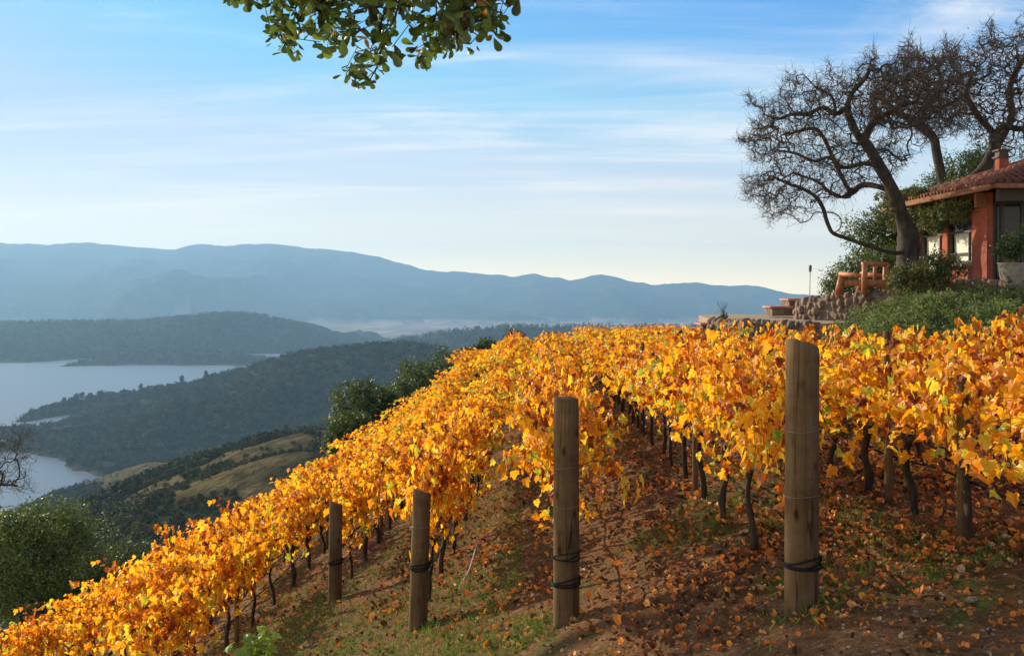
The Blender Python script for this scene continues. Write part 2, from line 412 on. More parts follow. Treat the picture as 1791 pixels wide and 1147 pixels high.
# ------------------------------------------------------------------ far land: heights from ridge lines
LAKE = -230.0
def ridge(*pts): return np.array([P(*p) for p in pts])
SL = []   # (polyline, slope, roughness)
SL.append((np.array([[60, -400, 20], [45, -50, 4], [34, 60, -8], [60, 160, -30], [260, 420, -90], [620, 900, -150], [900, 1500, -180]], float), .60, 1.0))
SL.append((ridge((560, 752, 420), (500, 768, 520), (450, 782, 620), (400, 803, 720), (330, 826, 820), (255, 836, 960), (190, 848, 1060)), .34, .8))
SL.append((ridge((520, 790, 300), (440, 812, 400), (390, 838, 480), (320, 872, 560), (250, 905, 640), (200, 925, 720)), .42, .8))
SL.append((ridge((330, 812, 880), (262, 808, 960), (215, 822, 1040), (180, 838, 1110)), .34, .6))
SL.append((ridge((40, 733, 1745), (90, 712, 1850), (150, 698, 1900), (250, 683, 1850), (350, 667, 1800), (450, 640, 1750), (520, 619, 1700), (600, 608, 1650), (700, 601, 1600), (728, 606, 1560), (760, 650, 1480), (860, 700, 1400)), .36, 1.0))
SL.append((ridge((600, 668, 1560), (520, 680, 1480), (430, 694, 1430), (330, 712, 1420), (230, 733, 1450), (75, 762, 1480)), .34, 1.0))
SL.append((ridge((700, 700, 1350), (600, 735, 1220), (500, 770, 1150), (400, 790, 1170)), .34, 1.0))
SL.append((ridge((-500, 570, 4300), (-200, 568, 4200), (0, 563, 4000), (130, 561, 3900), (250, 560, 3900), (330, 552, 3900), (390, 546, 3900), (440, 549, 3900), (490, 564, 3850), (550, 590, 3800), (620, 612, 3700)), .145, 1.0))
SL.append((ridge((110, 640, 2930), (150, 632, 3000), (220, 622, 3080), (300, 616, 3120), (380, 616, 3120), (450, 624, 3050)), .20, .4))
SL.append((ridge((40, 751, 1600), (110, 741, 1690), (200, 722, 1760)), .10, .1))
SL.append((ridge((-300, 628, 3200), (0, 632, 3090), (130, 636, 3060), (300, 632, 3080), (470, 634, 3000)), .12, .2))
SL.append((ridge((-700, 600, 3500), (-300, 600, 3400), (-60, 605, 3350), (50, 618, 3250)), .22, 1))
SL.append((ridge((700, 597, 3500), (735, 590, 3400), (770, 583, 3300), (830, 577, 3200), (900, 572, 3100), (1000, 573, 3000), (1100, 573, 3000), (1190, 574, 3000), (1350, 575, 3000), (1700, 560, 3000)), .22, 1.0))
FAR = ridge((-700, 415, 12500), (-300, 418, 12300), (0, 427, 12000), (40, 430, 12000), (90, 429, 12000), (150, 424, 12000), (240, 432, 12000), (305, 438, 12000), (340, 430, 12000), (390, 432, 12000),
  (440, 428, 12000), (500, 431, 12000), (560, 437, 12000), (620, 442, 12000), (665, 450, 11900), (705, 463, 11800), (745, 472, 11700), (800, 476, 11600), (855, 481, 11500), (900, 487, 11400), (935, 480, 11400), (1000, 489, 11400), (1050, 481, 11400),
  (1100, 491, 11400), (1140, 496, 11400), (1200, 495, 11400), (1270, 501, 11400), (1320, 503, 11400), (1400, 515, 11400), (1600, 522, 11400), (2200, 520, 11400))
SL.append((FAR, .155, 6.0))
SL.append((ridge((380, 462, 11200), (520, 468, 10700), (660, 492, 10000), (760, 525, 9400)), .17, 5.0))
SL.append((ridge((850, 500, 10800), (980, 512, 10200), (1090, 528, 9700), (1180, 548, 9300)), .17, 5.0))
SL.append((ridge((80, 455, 11200), (180, 480, 10400), (270, 512, 9700)), .17, 5.0))
SL.append((ridge((1150, 515, 10800), (1290, 528, 10300), (1420, 540, 9900)), .17, 5.0))

def seg_dist(x, y, poly):
    best = np.full(x.shape, 1e12); zr = np.zeros(x.shape)
    for a, b in zip(poly[:-1], poly[1:]):
        d = b[:2]-a[:2]; L2 = (d**2).sum()
        t = np.clip(((x-a[0])*d[0]+(y-a[1])*d[1])/L2, 0, 1)
        q = (x-a[0]-t*d[0])**2+(y-a[1]-t*d[1])**2
        z = a[2]+t*(b[2]-a[2]); w = q < best
        best = np.where(w, q, best); zr = np.where(w, z, zr)
    return np.sqrt(best), zr
def land_z(x, y):
    base = -246-58*S(3600, 5600, y)+12*fbm(x/900, y/900, 5, 3)*S(3600, 5200, y)*.3
    z = base; k = 4.0
    for i, (poly, sl, ro) in enumerate(SL):
        d, zr = seg_dist(x, y, poly)
        rough = 60 if ro < 3 else 420
        warpd = d*(1+.45*fbm(x/rough/2.2, y/rough/2.2, 31+i, 4))
        am = ro*(9 if ro < 3 else 16)*np.clip(d/(70 if ro < 3 else 900), 0, 1)
        h = zr-sl*np.sqrt(warpd**2+(12 if ro < 3 else 60)**2)+sl*(12 if ro < 3 else 60)+am*fbm(x/rough, y/rough, 77+i, 5)*.7
        if ro > 3: h = h+34*fbm(x/520, y/520, 501+i, 3)+17*fbm(x/130, y/130, 601+i, 2)
        mz = np.maximum(z, h); z = mz+k*np.log1p(np.exp(-np.abs(z-h)/k))-k*math.log(2)*np.exp(-np.abs(z-h)/k)
    return z
th = np.linspace(-R(52), R(48), 900); rr_ = np.concatenate([np.geomspace(70, 6000, 560, endpoint=False), np.linspace(6000, 15000, 130)])
TH, RR = np.meshgrid(th, rr_)
HX = RR*np.sin(TH); HY = RR*np.cos(TH); HZ = land_z(HX, HY)
HZ = np.where(RR < 140, HZ-18*(1-S(90, 140, RR)), HZ)
# what grows where: 1 = dry grass, 0 = wood, farmed valley floor = 2
gn = fbm(HX/90, HY/90, 301, 4)
d1, _ = seg_dist(HX, HY, SL[1][0]); d2, _ = seg_dist(HX, HY, SL[2][0]); d3, _ = seg_dist(HX, HY, SL[3][0])
def cover(x, y, z):
    gn = fbm(x/80, y/80, 301, 4)+.45*fbm(x/22, y/22, 311, 3); dm = np.full(np.shape(x), 1e9)
    for i in (1, 2, 3): dm = np.minimum(dm, seg_dist(x, y, SL[i][0])[0])
    g = S(34, 16, dm+80*gn)
    shore = .7*S(LAKE+2.6, LAKE+1.0, z+1.5*gn)*(z > -300)*(y < 3500)
    g = np.maximum(g, shore)
    floor = S(-272, -286, z)*S(4200, 5200, y)
    return g, floor
CG, CF = cover(HX, HY, HZ)
m, n, l, b, out = new_mat('far_hills'); M['hills'] = m
g1 = noise(n, l, .010, 8, .68); g2 = noise(n, l, .0016, 6, .6, dist=.3); g3 = noise(n, l, .11, 6, .75)
wood = ramp(n, l, g1, [(.30, (.020, .030, .016)), (.55, (.045, .055, .026)), (.75, (.10, .085, .045))])
wood = mixrgb(n, l, ramp(n, l, g2, [(.45, (0, 0, 0)), (.75, (1, 1, 1))]), wood, (.09, .08, .045))
grs = ramp(n, l, g3, [(.35, (.045, .040, .018)), (.52, (.105, .085, .038)), (.68, (.19, .145, .07))])
c = n.new('ShaderNodeTexCoord'); mp = n.new('ShaderNodeMapping'); mp.inputs['Scale'].default_value = (.0022, .0009, 0); mp.inputs['Rotation'].default_value = (0, 0, .4); l.new(c.outputs['Object'], mp.inputs[0])
vor = n.new('ShaderNodeTexVoronoi'); vor.inputs['Scale'].default_value = 3; l.new(mp.outputs[0], vor.inputs['Vector'])
sp = n.new('ShaderNodeSeparateColor'); l.new(vor.outputs['Color'], sp.inputs[0])
fields = ramp(n, l, sp.outputs[0], [(0, (.12, .11, .07)), (.3, (.24, .18, .12)), (.6, (.32, .22, .16)), (.8, (.16, .16, .09)), (1, (.40, .33, .26))])
ca = n.new('ShaderNodeAttribute'); ca.attribute_name = 'v'
cb = n.new('ShaderNodeAttribute'); cb.attribute_name = 'floor'
col = mixrgb(n, l, ca.outputs['Fac'], wood, grs); col = mixrgb(n, l, cb.outputs['Fac'], col, fields)
l.new(col, b.inputs['Base Color']); b.inputs['Roughness'].default_value = 1; b.inputs['Specular IOR Level'].default_value = 0
bump(n, l, g1, b, 1.0, 12)
A = Acc(); A.add(np.stack([HX, HY, HZ], -1).reshape(-1, 3), grid_faces(len(th), len(rr_)), CG.ravel())
hills = tag(A.obj('hills', M['hills']), kind='structure')
fa = hills.data.attributes.new('floor', 'FLOAT', 'POINT'); fa.data.foreach_set('value', CF.ravel().astype(np.float32))

# the lake
m, n, l, b, out = new_mat('lake_water'); M['water'] = m
b.inputs['Base Color'].default_value = (.12, .15, .17, 1); b.inputs['Roughness'].default_value = .32; b.inputs['IOR'].default_value = 1.33
b.inputs['Specular IOR Level'].default_value = .5
c = n.new('ShaderNodeTexCoord'); mp = n.new('ShaderNodeMapping'); mp.inputs['Scale'].default_value = (.25, .6, 1); l.new(c.outputs['Object'], mp.inputs[0])
bump(n, l, noise(n, l, .25, 6, .6, mp.outputs[0]), b, .5, .25)
A = Acc(); A.add([[-4200, 700, LAKE], [900, 700, LAKE], [900, 3480, LAKE], [-4200, 3480, LAKE]], np.array([[0, 1, 2, 3]]))
tag(A.obj('water', M['water']), kind='structure')

# woods on the far slopes: one mass of crowns
def ico(sub=1):
    t = (1+5**.5)/2
    V = np.array([[-1,t,0],[1,t,0],[-1,-t,0],[1,-t,0],[0,-1,t],[0,1,t],[0,-1,-t],[0,1,-t],[t,0,-1],[t,0,1],[-t,0,-1],[-t,0,1]], float)
    F = [[0,11,5],[0,5,1],[0,1,7],[0,7,10],[0,10,11],[1,5,9],[5,11,4],[11,10,2],[10,7,6],[7,1,8],[3,9,4],[3,4,2],[3,2,6],[3,6,8],[3,8,9],[4,9,5],[2,4,11],[6,2,10],[8,6,7],[9,8,1]]
    V /= np.linalg.norm(V, axis=1)[:, None]; V = list(V)
    for _ in range(sub):
        mid = {}; F2 = []
        def mp_(a, b):
            k = (min(a, b), max(a, b))
            if k not in mid:
                v = V[a]+V[b]; V.append(v/np.linalg.norm(v)); mid[k] = len(V)-1
            return mid[k]
        for a, b, c in F:
            x, y, z = mp_(a, b), mp_(b, c), mp_(c, a); F2 += [[a, x, z], [b, y, x], [c, z, y], [x, y, z]]
        F = F2
    return np.array(V), np.array(F)
IV, IF = ico(1)
QV = np.array([[-.5, -.5, 0], [.5, -.5, .1], [.5, .5, 0], [-.5, .5, .1]])
def crown_template(g, nq):
    B = Acc(); nc = 7
    cc = rand_unit(nc, g)*g.uniform(.25, .62, (nc, 1)); cc[:, 2] = np.abs(cc[:, 2])*.9
    k = g.integers(0, nc, nq); d = rand_unit(nq, g)
    p = cc[k]+d*g.uniform(.30, .48, (nq, 1))
    scatter(B, QV, np.array([[0, 1, 2, 3]]), p, rand_unit(nq, g), d+rand_unit(nq, g)*.7+[0, 0, .3], g.uniform(.13, .30, nq), .5)
    return np.concatenate(B.V), np.concatenate(B.F)
def crowns(acc, x, y, z, size, tall=1.0, tone=0.0, nq=0):
    g = np.random.default_rng(3); nn = len(x)
    if nq:
        for k in range(12):
            w = np.arange(nn) % 12 == k; T, F = crown_template(g, nq); T = T*[1, 1, tall]; mm = w.sum(); a = g.uniform(0, 6.28, mm)
            if mm: scatter(acc, T, F, np.stack([x[w], y[w], z[w]], -1), np.stack([np.cos(a), np.sin(a), 0*a], -1), np.tile([0, 0, 1.], (mm, 1)),
                size[w], np.clip(g.beta(2, 2.6, mm)+tone, 0, 1))
        return
    for k in range(10):
        w = np.arange(nn) % 10 == k
        if not w.any(): continue
        T = IV*(1+g.uniform(-.28, .28, (len(IV), 1)))*np.array([1, 1, .95*tall])
        mm = w.sum(); a = g.uniform(0, 6.28, mm)
        scatter(acc, T, IF, np.stack([x[w], y[w], z[w]], -1), np.stack([np.cos(a), np.sin(a), 0*a], -1), np.tile([0, 0, 1.], (mm, 1)),
                size[w], np.clip(g.beta(2, 2.6, mm)+tone, 0, 1))
A = Acc()
def plant(n_, px0, px1, y0, y1, size, tall=1.0, thin=0.0, tone=0.0, keep=None, gmax=.45, nq=0):
    Y = np.exp(rng.uniform(math.log(y0), math.log(y1), n_)) if y1/y0 > 2 else rng.uniform(y0, y1, n_)
    X = (rng.uniform(px0, px1, n_)-895.5)/1791*Y
    Z = land_z(X, Y); g, f = cover(X, Y, Z)
    ok = (Z > LAKE+2.5) & (g < gmax) & (f < .3) & (rng.uniform(size=n_) > thin) & (fbm(X/160, Y/160, 55, 3) > -.55)
    if keep is not None: ok &= keep(X, Y, Z)
    X, Y, Z = X[ok], Y[ok], Z[ok]; s = size*rng.uniform(.55, 1.35, len(X))
    crowns(A, X, Y, Z+s*(.15 if nq else .45)*tall, s, tall, tone, nq)
plant(10500, -120, 900, 1120, 2050, 7.0, nq=55)
plant(9000, -60, 640, 380, 1130, 4.2, nq=90)
plant(14000, 60, 560, 300, 1150, 2.6, nq=70, gmax=.85)
plant(5000, 60, 640, 130, 420, 1.5, nq=110, gmax=.9)
plant(1500, 60, 560, 300, 1150, 1.5, gmax=2, nq=60)
plant(9000, -300, 720, 2850, 4050, 9.5, nq=24)
plant(4500, 660, 1330, 2700, 3550, 7.5, tall=1.8, nq=26)
forest = tag(A.obj('forest', M['forest'], smooth=False), 'dark hazy woodland covering the slopes around the lake', 'woodland', kind='stuff')

# ------------------------------------------------------------------ branching and foliage builders
def grow(skeleton, attract, step=.12, jit=.35, g=rng, alpha=2.3, tip=.004, rmax=None, base_r=None):
    """skeleton: list of (points) polylines, the first starts at the root. attract: points the twigs reach for.
    Returns polylines with radii."""
    N = []; par = []
    def addn(p, q): N.append(p); par.append(q); return len(N)-1
    for si, (pts, pr) in enumerate(skeleton):
        last = -1
        if pr is not None:
            arr = np.array(N); last = int(((arr-pts[0])**2).sum(1).argmin()); pts = pts[1:]
        for p in pts: last = addn(np.array(p, float), last)
    cap_ = len(N)+len(attract)*14+10
    arr = np.zeros((cap_, 3)); arr[:len(N)] = np.array(N); cnt = len(N)
    par = list(par)
    d0 = np.array([np.min(((arr[:cnt]-a)**2).sum(1)) for a in attract])
    for ai in np.argsort(d0):
        a = attract[ai]
        q = ((arr[:cnt]-a)**2).sum(1); k = int(q.argmin()); d = math.sqrt(q[k])
        m_ = int(min(12, max(1, round(d/step))))
        base = arr[k].copy(); last = k
        bend = g.normal(size=3)*d*.13
        for s in range(1, m_+1):
            t = s/m_
            p = base+(a-base)*t+bend*math.sin(math.pi*t)+(g.normal(size=3)*jit*step if s < m_ else 0)
            arr[cnt] = p; par.append(last); last = cnt; cnt += 1
    arr = arr[:cnt]; par = np.array(par)
    w = np.zeros(cnt); ch = [[] for _ in range(cnt)]
    for i in range(cnt):
        if par[i] >= 0: ch[par[i]].append(i)
    for i in range(cnt-1, -1, -1):
        if not ch[i]: w[i] = tip**alpha
        if par[i] >= 0: w[par[i]] += w[i]
    # parents always precede children, so the loop above is complete
    rad = w**(1/alpha)
    lines = []
    used = np.zeros(cnt, bool)
    for i in range(cnt):
        starts = []
        if par[i] < 0: starts = [(None, i)]
        elif used[par[i]] and not used[i]: starts = [(par[i], i)]
        for p0, s in starts:
            if used[s]: continue
            line = [] if p0 is None else [p0]; cur = s
            while True:
                line.append(cur); used[cur] = True
                if not ch[cur]: break
                nx = max(ch[cur], key=lambda q: w[q])
                if used[nx]: break
                cur = nx
            lines.append(line)
    return arr, rad, lines, ch
def branches_to(acc_thick, acc_thin, arr, rad, lines, cut=.02, rough=.08):
    for li, ln in enumerate(lines):
        if len(ln) < 2: continue
        r = rad[ln].copy()
        if len(r) > 1: r[0] = min(r[0], r[1]*1.35)
        big_ = r.max()
        if big_ > cut: tube(acc_thick, arr[ln], r, 9 if big_ > .06 else 6, .5, rough=rough, seed=li)
        else: tube(acc_thin, arr[ln], r, 4 if big_ > .009 else 3, .5, cap=False)

def clump_foliage(acc, centres, radii, n_cl, per, leaf, g=rng, tmpl=SMALL, spread=.22, up=.35, shell=.55, tone=0, wild=0.12):
    """leaves gathered in clumps through a set of ellipsoids"""
    centres = np.asarray(centres, float); radii = np.asarray(radii, float)
    vol = radii.prod(1)**(2/3); pick = g.choice(len(centres), n_cl, p=vol/vol.sum())
    d = rand_unit(n_cl, g); rr = shell+(1-shell)*g.uniform(0, 1, n_cl)**.6
    rr += g.normal(size=n_cl)*wild
    cc = centres[pick]+d*rr[:, None]*radii[pick]
    mean = radii.mean(1)[pick]
    rs = spread*mean*g.uniform(.6, 1.4, n_cl)
    pos = np.repeat(cc, per, 0)+g.normal(size=(n_cl*per, 3))*np.repeat(rs, per)[:, None]*.55
    nr = rand_unit(n_cl*per, g)+np.repeat(d, per, 0)*.6+np.array([0, 0, up])
    tp = rand_unit(n_cl*per, g)+np.repeat(d, per, 0)*.5
    a = np.clip(np.repeat(g.uniform(.15, .75, n_cl), per)+g.normal(size=n_cl*per)*.14+tone, 0, 1)
    scatter(acc, tmpl[0], tmpl[1], pos, tp, nr, leaf*g.uniform(.6, 1.3, n_cl*per), a)
    return cc

def leafy_tree(name, label, cat, x, y, base, blobs, n_cl, per, leaf, mat, trunk_r=.1, group=None, seed=0, shell=.5, spread=.22, tone=0, lean=(0, 0)):
    """blobs: (dx, dy, dz, rx, ry, rz) relative to the base"""
    g = np.random.default_rng(seed+100)
    t = thing(name, label, cat, (x, y, base), 0, group)
    B = np.array(blobs, float)
    A = Acc(); cc = clump_foliage(A, B[:, :3], B[:, 3:], n_cl, per, leaf, g, shell=shell, spread=spread, tone=tone)
    A.obj('crown', mat, t)
    top = B[:, 2].mean()
    sk = [(smooth_path([[0, 0, -.3], [lean[0]*.3, lean[1]*.3, top*.3], [lean[0], lean[1], top*.75]], 4), None)]
    arr, rad, lines, ch = grow(sk, cc[g.choice(len(cc), min(len(cc), 90), replace=False)]*.95, step=.35, g=g, tip=.008)
    rad = rad*(trunk_r/rad.max()); T = Acc(); branches_to(T, T, arr, rad, lines, cut=.01)
    T.obj('trunk', M['oakbark'], t)
    return t

# ------------------------------------------------------------------ the vines
def make_vine(k, lod=0):
    """one vine: trunk, two arms (cordon), canes, leaves. Local Y runs along the row."""
    g = np.random.default_rng(900+k)
    t = bpy.data.objects.new('grapevine', None); COL.objects.link(t); t.empty_display_size = .2
    tr = Acc()
    lean = g.uniform(-.07, .07, 2); hgt = g.uniform(.56, .65)
    tp = smooth_path([[0, 0, -.1], [lean[0]*.4+g.uniform(-.03, .03), lean[1]*.4, hgt*.3], [lean[0]+g.uniform(-.03, .03), lean[1]*.8, hgt*.65], [lean[0], lean[1], hgt]], 4)
    rb = g.uniform(.024, .036)
    tube(tr, tp, rb*(1.15-.35*np.linspace(0, 1, len(tp)))*(1+.12*g.normal(size=len(tp))), 8, rough=.16, seed=k)
    head = tp[-1]
    tube(tr, [head+[0, 0, -.05], head+[0, 0, .03]], [rb*1.25, rb*1.1], 7, rough=.2, seed=k+3)
    tr.obj('trunk', M['vinewood'], t)
    cd = Acc(); arms = []
    for s in (-1, 1):
        pa = smooth_path([head-[0, 0, .01], head+[g.uniform(-.02, .02), s*.18, .06], head+[-lean[0]*.5, s*.38, g.uniform(.0, .06)], [0, s*.58, hgt+.03]], 4)
        tube(cd, pa, np.linspace(rb*.75, rb*.45, len(pa)), 6, rough=.2, seed=k+s); arms.append(pa)
    cd.obj('cordon', M['vinewood'], t)
    cn = Acc(); P_, T_, N_ = [], [], []
    top = 1.42
    bare = .46 if k % 3 == 0 else .20; ncane = 26 if k % 3 == 0 else 18; keepf = .62 if k % 4 == 1 else 1.0
    for i in range(ncane):
        arm = arms[i % 2]; p = arm[int(g.uniform(.15, 1)*(len(arm)-1))].copy()
        wild = g.uniform() < .30
        d = np.array([g.normal()*.16, g.normal()*.20, 1.]); L = g.uniform(.52, .95)*(1.35 if wild and i % 2 else 1)
        sag = g.uniform(.0, .6) if not wild else g.uniform(.8, 1.9)
        side = g.choice([-1, 1]); pts = [p.copy()]; st = .09; acc_ = 0
        while acc_ < L:
            f = acc_/L
            d2 = d+np.array([side*sag*f*.9, g.normal()*.10, -sag*f*f*1.5])
            d2 /= np.linalg.norm(d2); p = p+d2*st; acc_ += st
            pts.append(p.copy())
        pts = np.array(pts)
        tube(cn, pts, np.linspace(.0052, .0022, len(pts)), 4 if not lod else 3, cap=False)
        for j in range(1, len(pts)):
            f = j/len(pts)
            nl = (4 if g.uniform() < .2 else 3) if f > bare else (1 if g.uniform() < .3 else 0)
            if g.uniform() > keepf: nl = 0
            for _ in range(nl):
                out = np.array([g.normal()*.85, g.normal()*.7, g.uniform(-.5, .3)])
                out /= max(1, np.linalg.norm(out)/1.1); pl = g.uniform(.04, .15)
                q = pts[j]+out*pl
                P_.append(q); T_.append([out[0]*.6+g.normal()*.35, g.normal()*.45+out[1]*.3, -1+g.normal()*.45])
                N_.append([np.sign(out[0]+1e-6)*abs(g.normal())*.9+g.normal()*.3, g.normal()*.75-.25, .45+g.normal()*.35])
    # drooping skirt and filler leaves inside the wall of foliage
    nf = int(72*keepf*(.6 if k % 3 == 0 else 1))
    q = np.stack([g.normal(size=nf)*.15, g.uniform(-.6, .6, nf), g.uniform(.50, top-.1, nf)], -1)
    P_ = np.vstack([np.array(P_), q]); T_ = np.vstack([np.array(T_), np.stack([g.normal(size=nf)*.5, g.normal(size=nf)*.5, -np.ones(nf)], -1)])
    N_ = np.vstack([np.array(N_), np.stack([g.normal(size=nf), g.normal(size=nf)*.8, .4+0*g.normal(size=nf)], -1)])
    cn.obj('cane', M['cane'], t)
    lf = Acc(); n_ = len(P_)
    hcol = np.clip((P_[:, 2]-1.0)/.45, 0, 1)
    a = .62+g.normal(size=n_)*.23-hcol*.18*g.uniform(0, 1.5, n_)
    gre = g.uniform(size=n_) < .065; a[gre] = g.uniform(.88, 1.0, gre.sum())
    br = g.uniform(size=n_) < .11; a[br] = g.uniform(.0, .24, br.sum())
    a = np.clip(a, .02, 1); sz = g.uniform(.044, .102, n_)
    hf = g.uniform(size=n_); hf[a < .25] *= .36
    for w, T in ((hf < .14, VLEAF3), ((hf >= .14) & (hf < .34), VLEAF4), ((hf >= .34) & (hf < .67), VLEAF), (hf >= .67, VLEAF2)):
        if lod: T = VLEAFS
        scatter(lf, T[0], T[1], P_[w], T_[w], N_[w], sz[w], a[w])
    lf.obj('leaves', M['vine'], t, smooth=False)
    return t

ORD = ['first', 'second', 'third', 'fourth', 'fifth', 'sixth', 'seventh', 'eighth', 'ninth', 'tenth']
# c, first vine, last, row wording
ROWS = [
 (3.90, 5.2, 24.0, 'the second row right of the thickest post'),
 (2.65, 5.2, 41.0, 'the first row right of the thickest post'),
 (1.40, 7.0, 42.0, 'the row behind the thickest post'),
 (.12, 8.35, 43.0, 'the row behind the centre post'),
 (-1.20, 10.3, 44.0, 'the row behind the post left of centre'),
 (-2.73, 14.2, 45.0, 'the row behind the leftmost end post'),
 (-4.05, 10.6, 45.5, 'the row left of all end posts'),
 (-5.40, 13.0, 46.0, 'the second row left of all end posts'),
 (-6.70, 15.2, 46.0, 'the third row left of all end posts'),
 (5.20, 8.0, 23.5, 'the third row right of the thickest post'),
 (6.50, 11.5, 22.5, 'the farthest right row below the hedge'),
 (-8.00, 14.6, 46.0, 'the fourth row left of all end posts'),
 (-9.30, 26.0, 42.0, 'the lowest row along the valley edge'),
]
PR = [make_vine(k) for k in range(9)]
PRL = [make_vine(k+40, 1) for k in range(7)]
used = set()
def copy_thing(root):
    r = root.copy(); COL.objects.link(r)
    for ch in [c for c in root.children]:
        d = ch.copy(); COL.objects.link(d); d.parent = r; d.matrix_parent_inverse = ch.matrix_parent_inverse.copy()
        for s in ch.children:
            e = s.copy(); COL.objects.link(e); e.parent = d
    return r
spots = []
gv = np.random.default_rng(77)
for ri, (c0, y0, y1, words) in enumerate(ROWS):
    y = y0; k = 0
    while y < y1:
        spots.append((ri, k, c0, y+gv.uniform(-.06, .06), words)); k += 1; y += 1.12
print('vines', len(spots))
spots.sort(key=lambda s: s[3])
stuffA = None; placed = 0
far_spots = spots[290:]; spots = spots[:290]
COLOURS = ['golden yellow', 'amber', 'yellow orange', 'golden', 'deep yellow']
for (ri, k, c0, y, words) in spots:
    pool = PR if y < 21 else PRL
    ix = (placed*7+ri*3) % len(pool); key = (y < 21, ix)
    if key not in used: o = pool[ix]; used.add(key)
    else: o = copy_thing(pool[ix])
    x = c0+.036*y
    o.location = (x, y, float(ground_z(x, y)))
    flip = math.pi if gv.uniform() < .5 else 0
    o.rotation_euler = (0, 0, flip-math.atan(.036)+gv.uniform(-.06, .06))
    s = gv.uniform(.84, 1.13)*(.87 if c0 > 2 else .88 if c0 > 1 else .97); o.scale = (gv.uniform(.72, .98)*(1+.55*float(S(13, 24, y))), 1.0, s)
    if k < 10: lab = 'autumn grapevine, %s from the camera in %s' % (ORD[k], words)
    else: lab = 'distant grapevine far back in %s' % words
    tag(o, lab, 'grapevine', 'grapevines in %s' % words)
    placed += 1
for (b_, pool) in ((True, PR), (False, PRL)):      # prototypes that found no place
    for ix, o in enumerate(pool):
        if (b_, ix) not in used:
            for ch in list(o.children): bpy.data.objects.remove(ch)
            bpy.data.objects.remove(o)
if far_spots:      # the farthest vines, past three hundred: one mass
    src = [c for c in PRL[0].children if c.name.startswith('leaves')] if (False, 0) in used else None
    A = Acc(); g = np.random.default_rng(5)
    for (ri, k, c0, y, words) in far_spots:
        x = c0+.036*y; z0 = float(ground_z(x, y)); n_ = 420
        pos = np.stack([x+g.normal(size=n_)*.2, y+g.uniform(-.6, .6, n_), z0+.62+g.beta(1.6, 1.5, n_)*.72], -1)
        scatter(A, VLEAFS[0], VLEAFS[1], pos, np.stack([g.normal(size=n_)*.6, g.normal(size=n_)*.5, -np.ones(n_)], -1),
                np.stack([g.normal(size=n_), g.normal(size=n_)*.8-.2, np.full(n_, .5)], -1), g.uniform(.065, .12, n_), np.clip(.52+g.normal(size=n_)*.18, 0, 1))
        tube(A, [[x, y, z0-.1], [x, y, z0+.7]], .03, 5, a=0)
    tag(A.obj('distant_vines', M['vine'], smooth=False), 'mass of golden vines at the far end of the vineyard', 'grapevines', kind='stuff')

# ------------------------------------------------------------------ end posts, line posts, wires, hoses
def wood_post(name, label, x, y, h, r, group, seed=0, top='flat', rings=True, sides=28, tilt=(0, 0), cat='post'):
    g = np.random.default_rng(seed)
    z = float(ground_z(x, y)); t = thing(name, label, cat, (x, y, z), 0, group)
    A = Acc(); zs = np.array([-.25, 0, h*.3, h*.6, h*.9, h-.012, h]); rr = r*np.array([1.03, 1.03, 1.01, 1., .985, .98, .93])
    an = np.linspace(0, 2*math.pi, sides, endpoint=False)
    wob = 1+.018*np.sin(an*3+g.uniform(0, 6))+.012*np.sin(an*5+g.uniform(0, 6))
    cx = tilt[0]*zs; cy = tilt[1]*zs
    sl = .03*r/.09 if top == 'slant' else .006
    V = []
    for i, zz_ in enumerate(zs):
        dz = (np.cos(an+2.6)*sl if i >= 5 else 0*an)
        wb = wob*(1+g.normal(size=sides)*(.006 if i < 5 else .022))
        V.append(np.stack([cx[i]+rr[i]*wb*np.cos(an), cy[i]+rr[i]*wb*np.sin(an), zz_+dz+(g.normal(size=sides)*.0025 if i >= 5 else 0)], -1))
    V = np.concatenate(V); i = np.arange(len(zs)-1)[:, None]*sides; j = np.arange(sides)[None, :]; k = (j+1) % sides
    A.add(V, np.stack([i+j, i+k, i+sides+k, i+sides+j], -1).reshape(-1, 4))
    topc = V[-sides:]; inner = topc.mean(0)+(topc-topc.mean(0))*.5
    A.add(np.vstack([topc, inner]), [np.stack([j[0], k[0], k[0]+sides, j[0]+sides], -1), (np.arange(sides)+sides)[None, :]])
    ob = A.obj('shaft', M['post'], t)
    for p in ob.data.polygons:
        if p.normal.z > .9: p.use_smooth = False
    if rings:
        for hz, rw, mt, nm in rings:
            B = Acc(); m_ = 26
            for q in range(3 if mt == 'hose' else 1):
                an2 = np.linspace(0, 2*math.pi, m_+1)
                rad_ = r*1.02+rw+.004*g.uniform(0, 1, m_+1)*(1 if mt == 'hose' else .2)
                zz2 = hz+.012*q+.006*np.sin(an2*2+g.uniform(0, 6))+(.02*np.sin(an2+q) if mt == 'hose' else 0)
                pt = np.stack([cx[3]+rad_*np.cos(an2), cy[3]+rad_*np.sin(an2), zz2], -1); pt[-1] = pt[0]
                tube(B, pt, rw, 6, cap=False)
            B.obj(nm, M[mt], t)
    return t
GRP = 'round wooden end posts of the vine rows'
wood_post('end_post', 'tallest and thickest round wooden end post right of centre with black hose tie', 1.605, 5.68, 1.455, .0915, GRP, 1, 'slant',
          [(.24, .007, 'hose', 'hose_tie'), (.62, .0022, 'wire', 'wire_loop'), (.98, .0022, 'wire', 'wire_loop')], tilt=(.004, 0))
wood_post('end_post', 'round-topped wooden end post at centre with two dark hose bands', .392, 7.45, 1.62, .0935, GRP, 2, 'flat',
          [(.28, .006, 'hose', 'hose_tie'), (.47, .0045, 'hose', 'hose_tie'), (.84, .0022, 'wire', 'wire_loop'), (1.12, .0022, 'wire', 'wire_loop')])
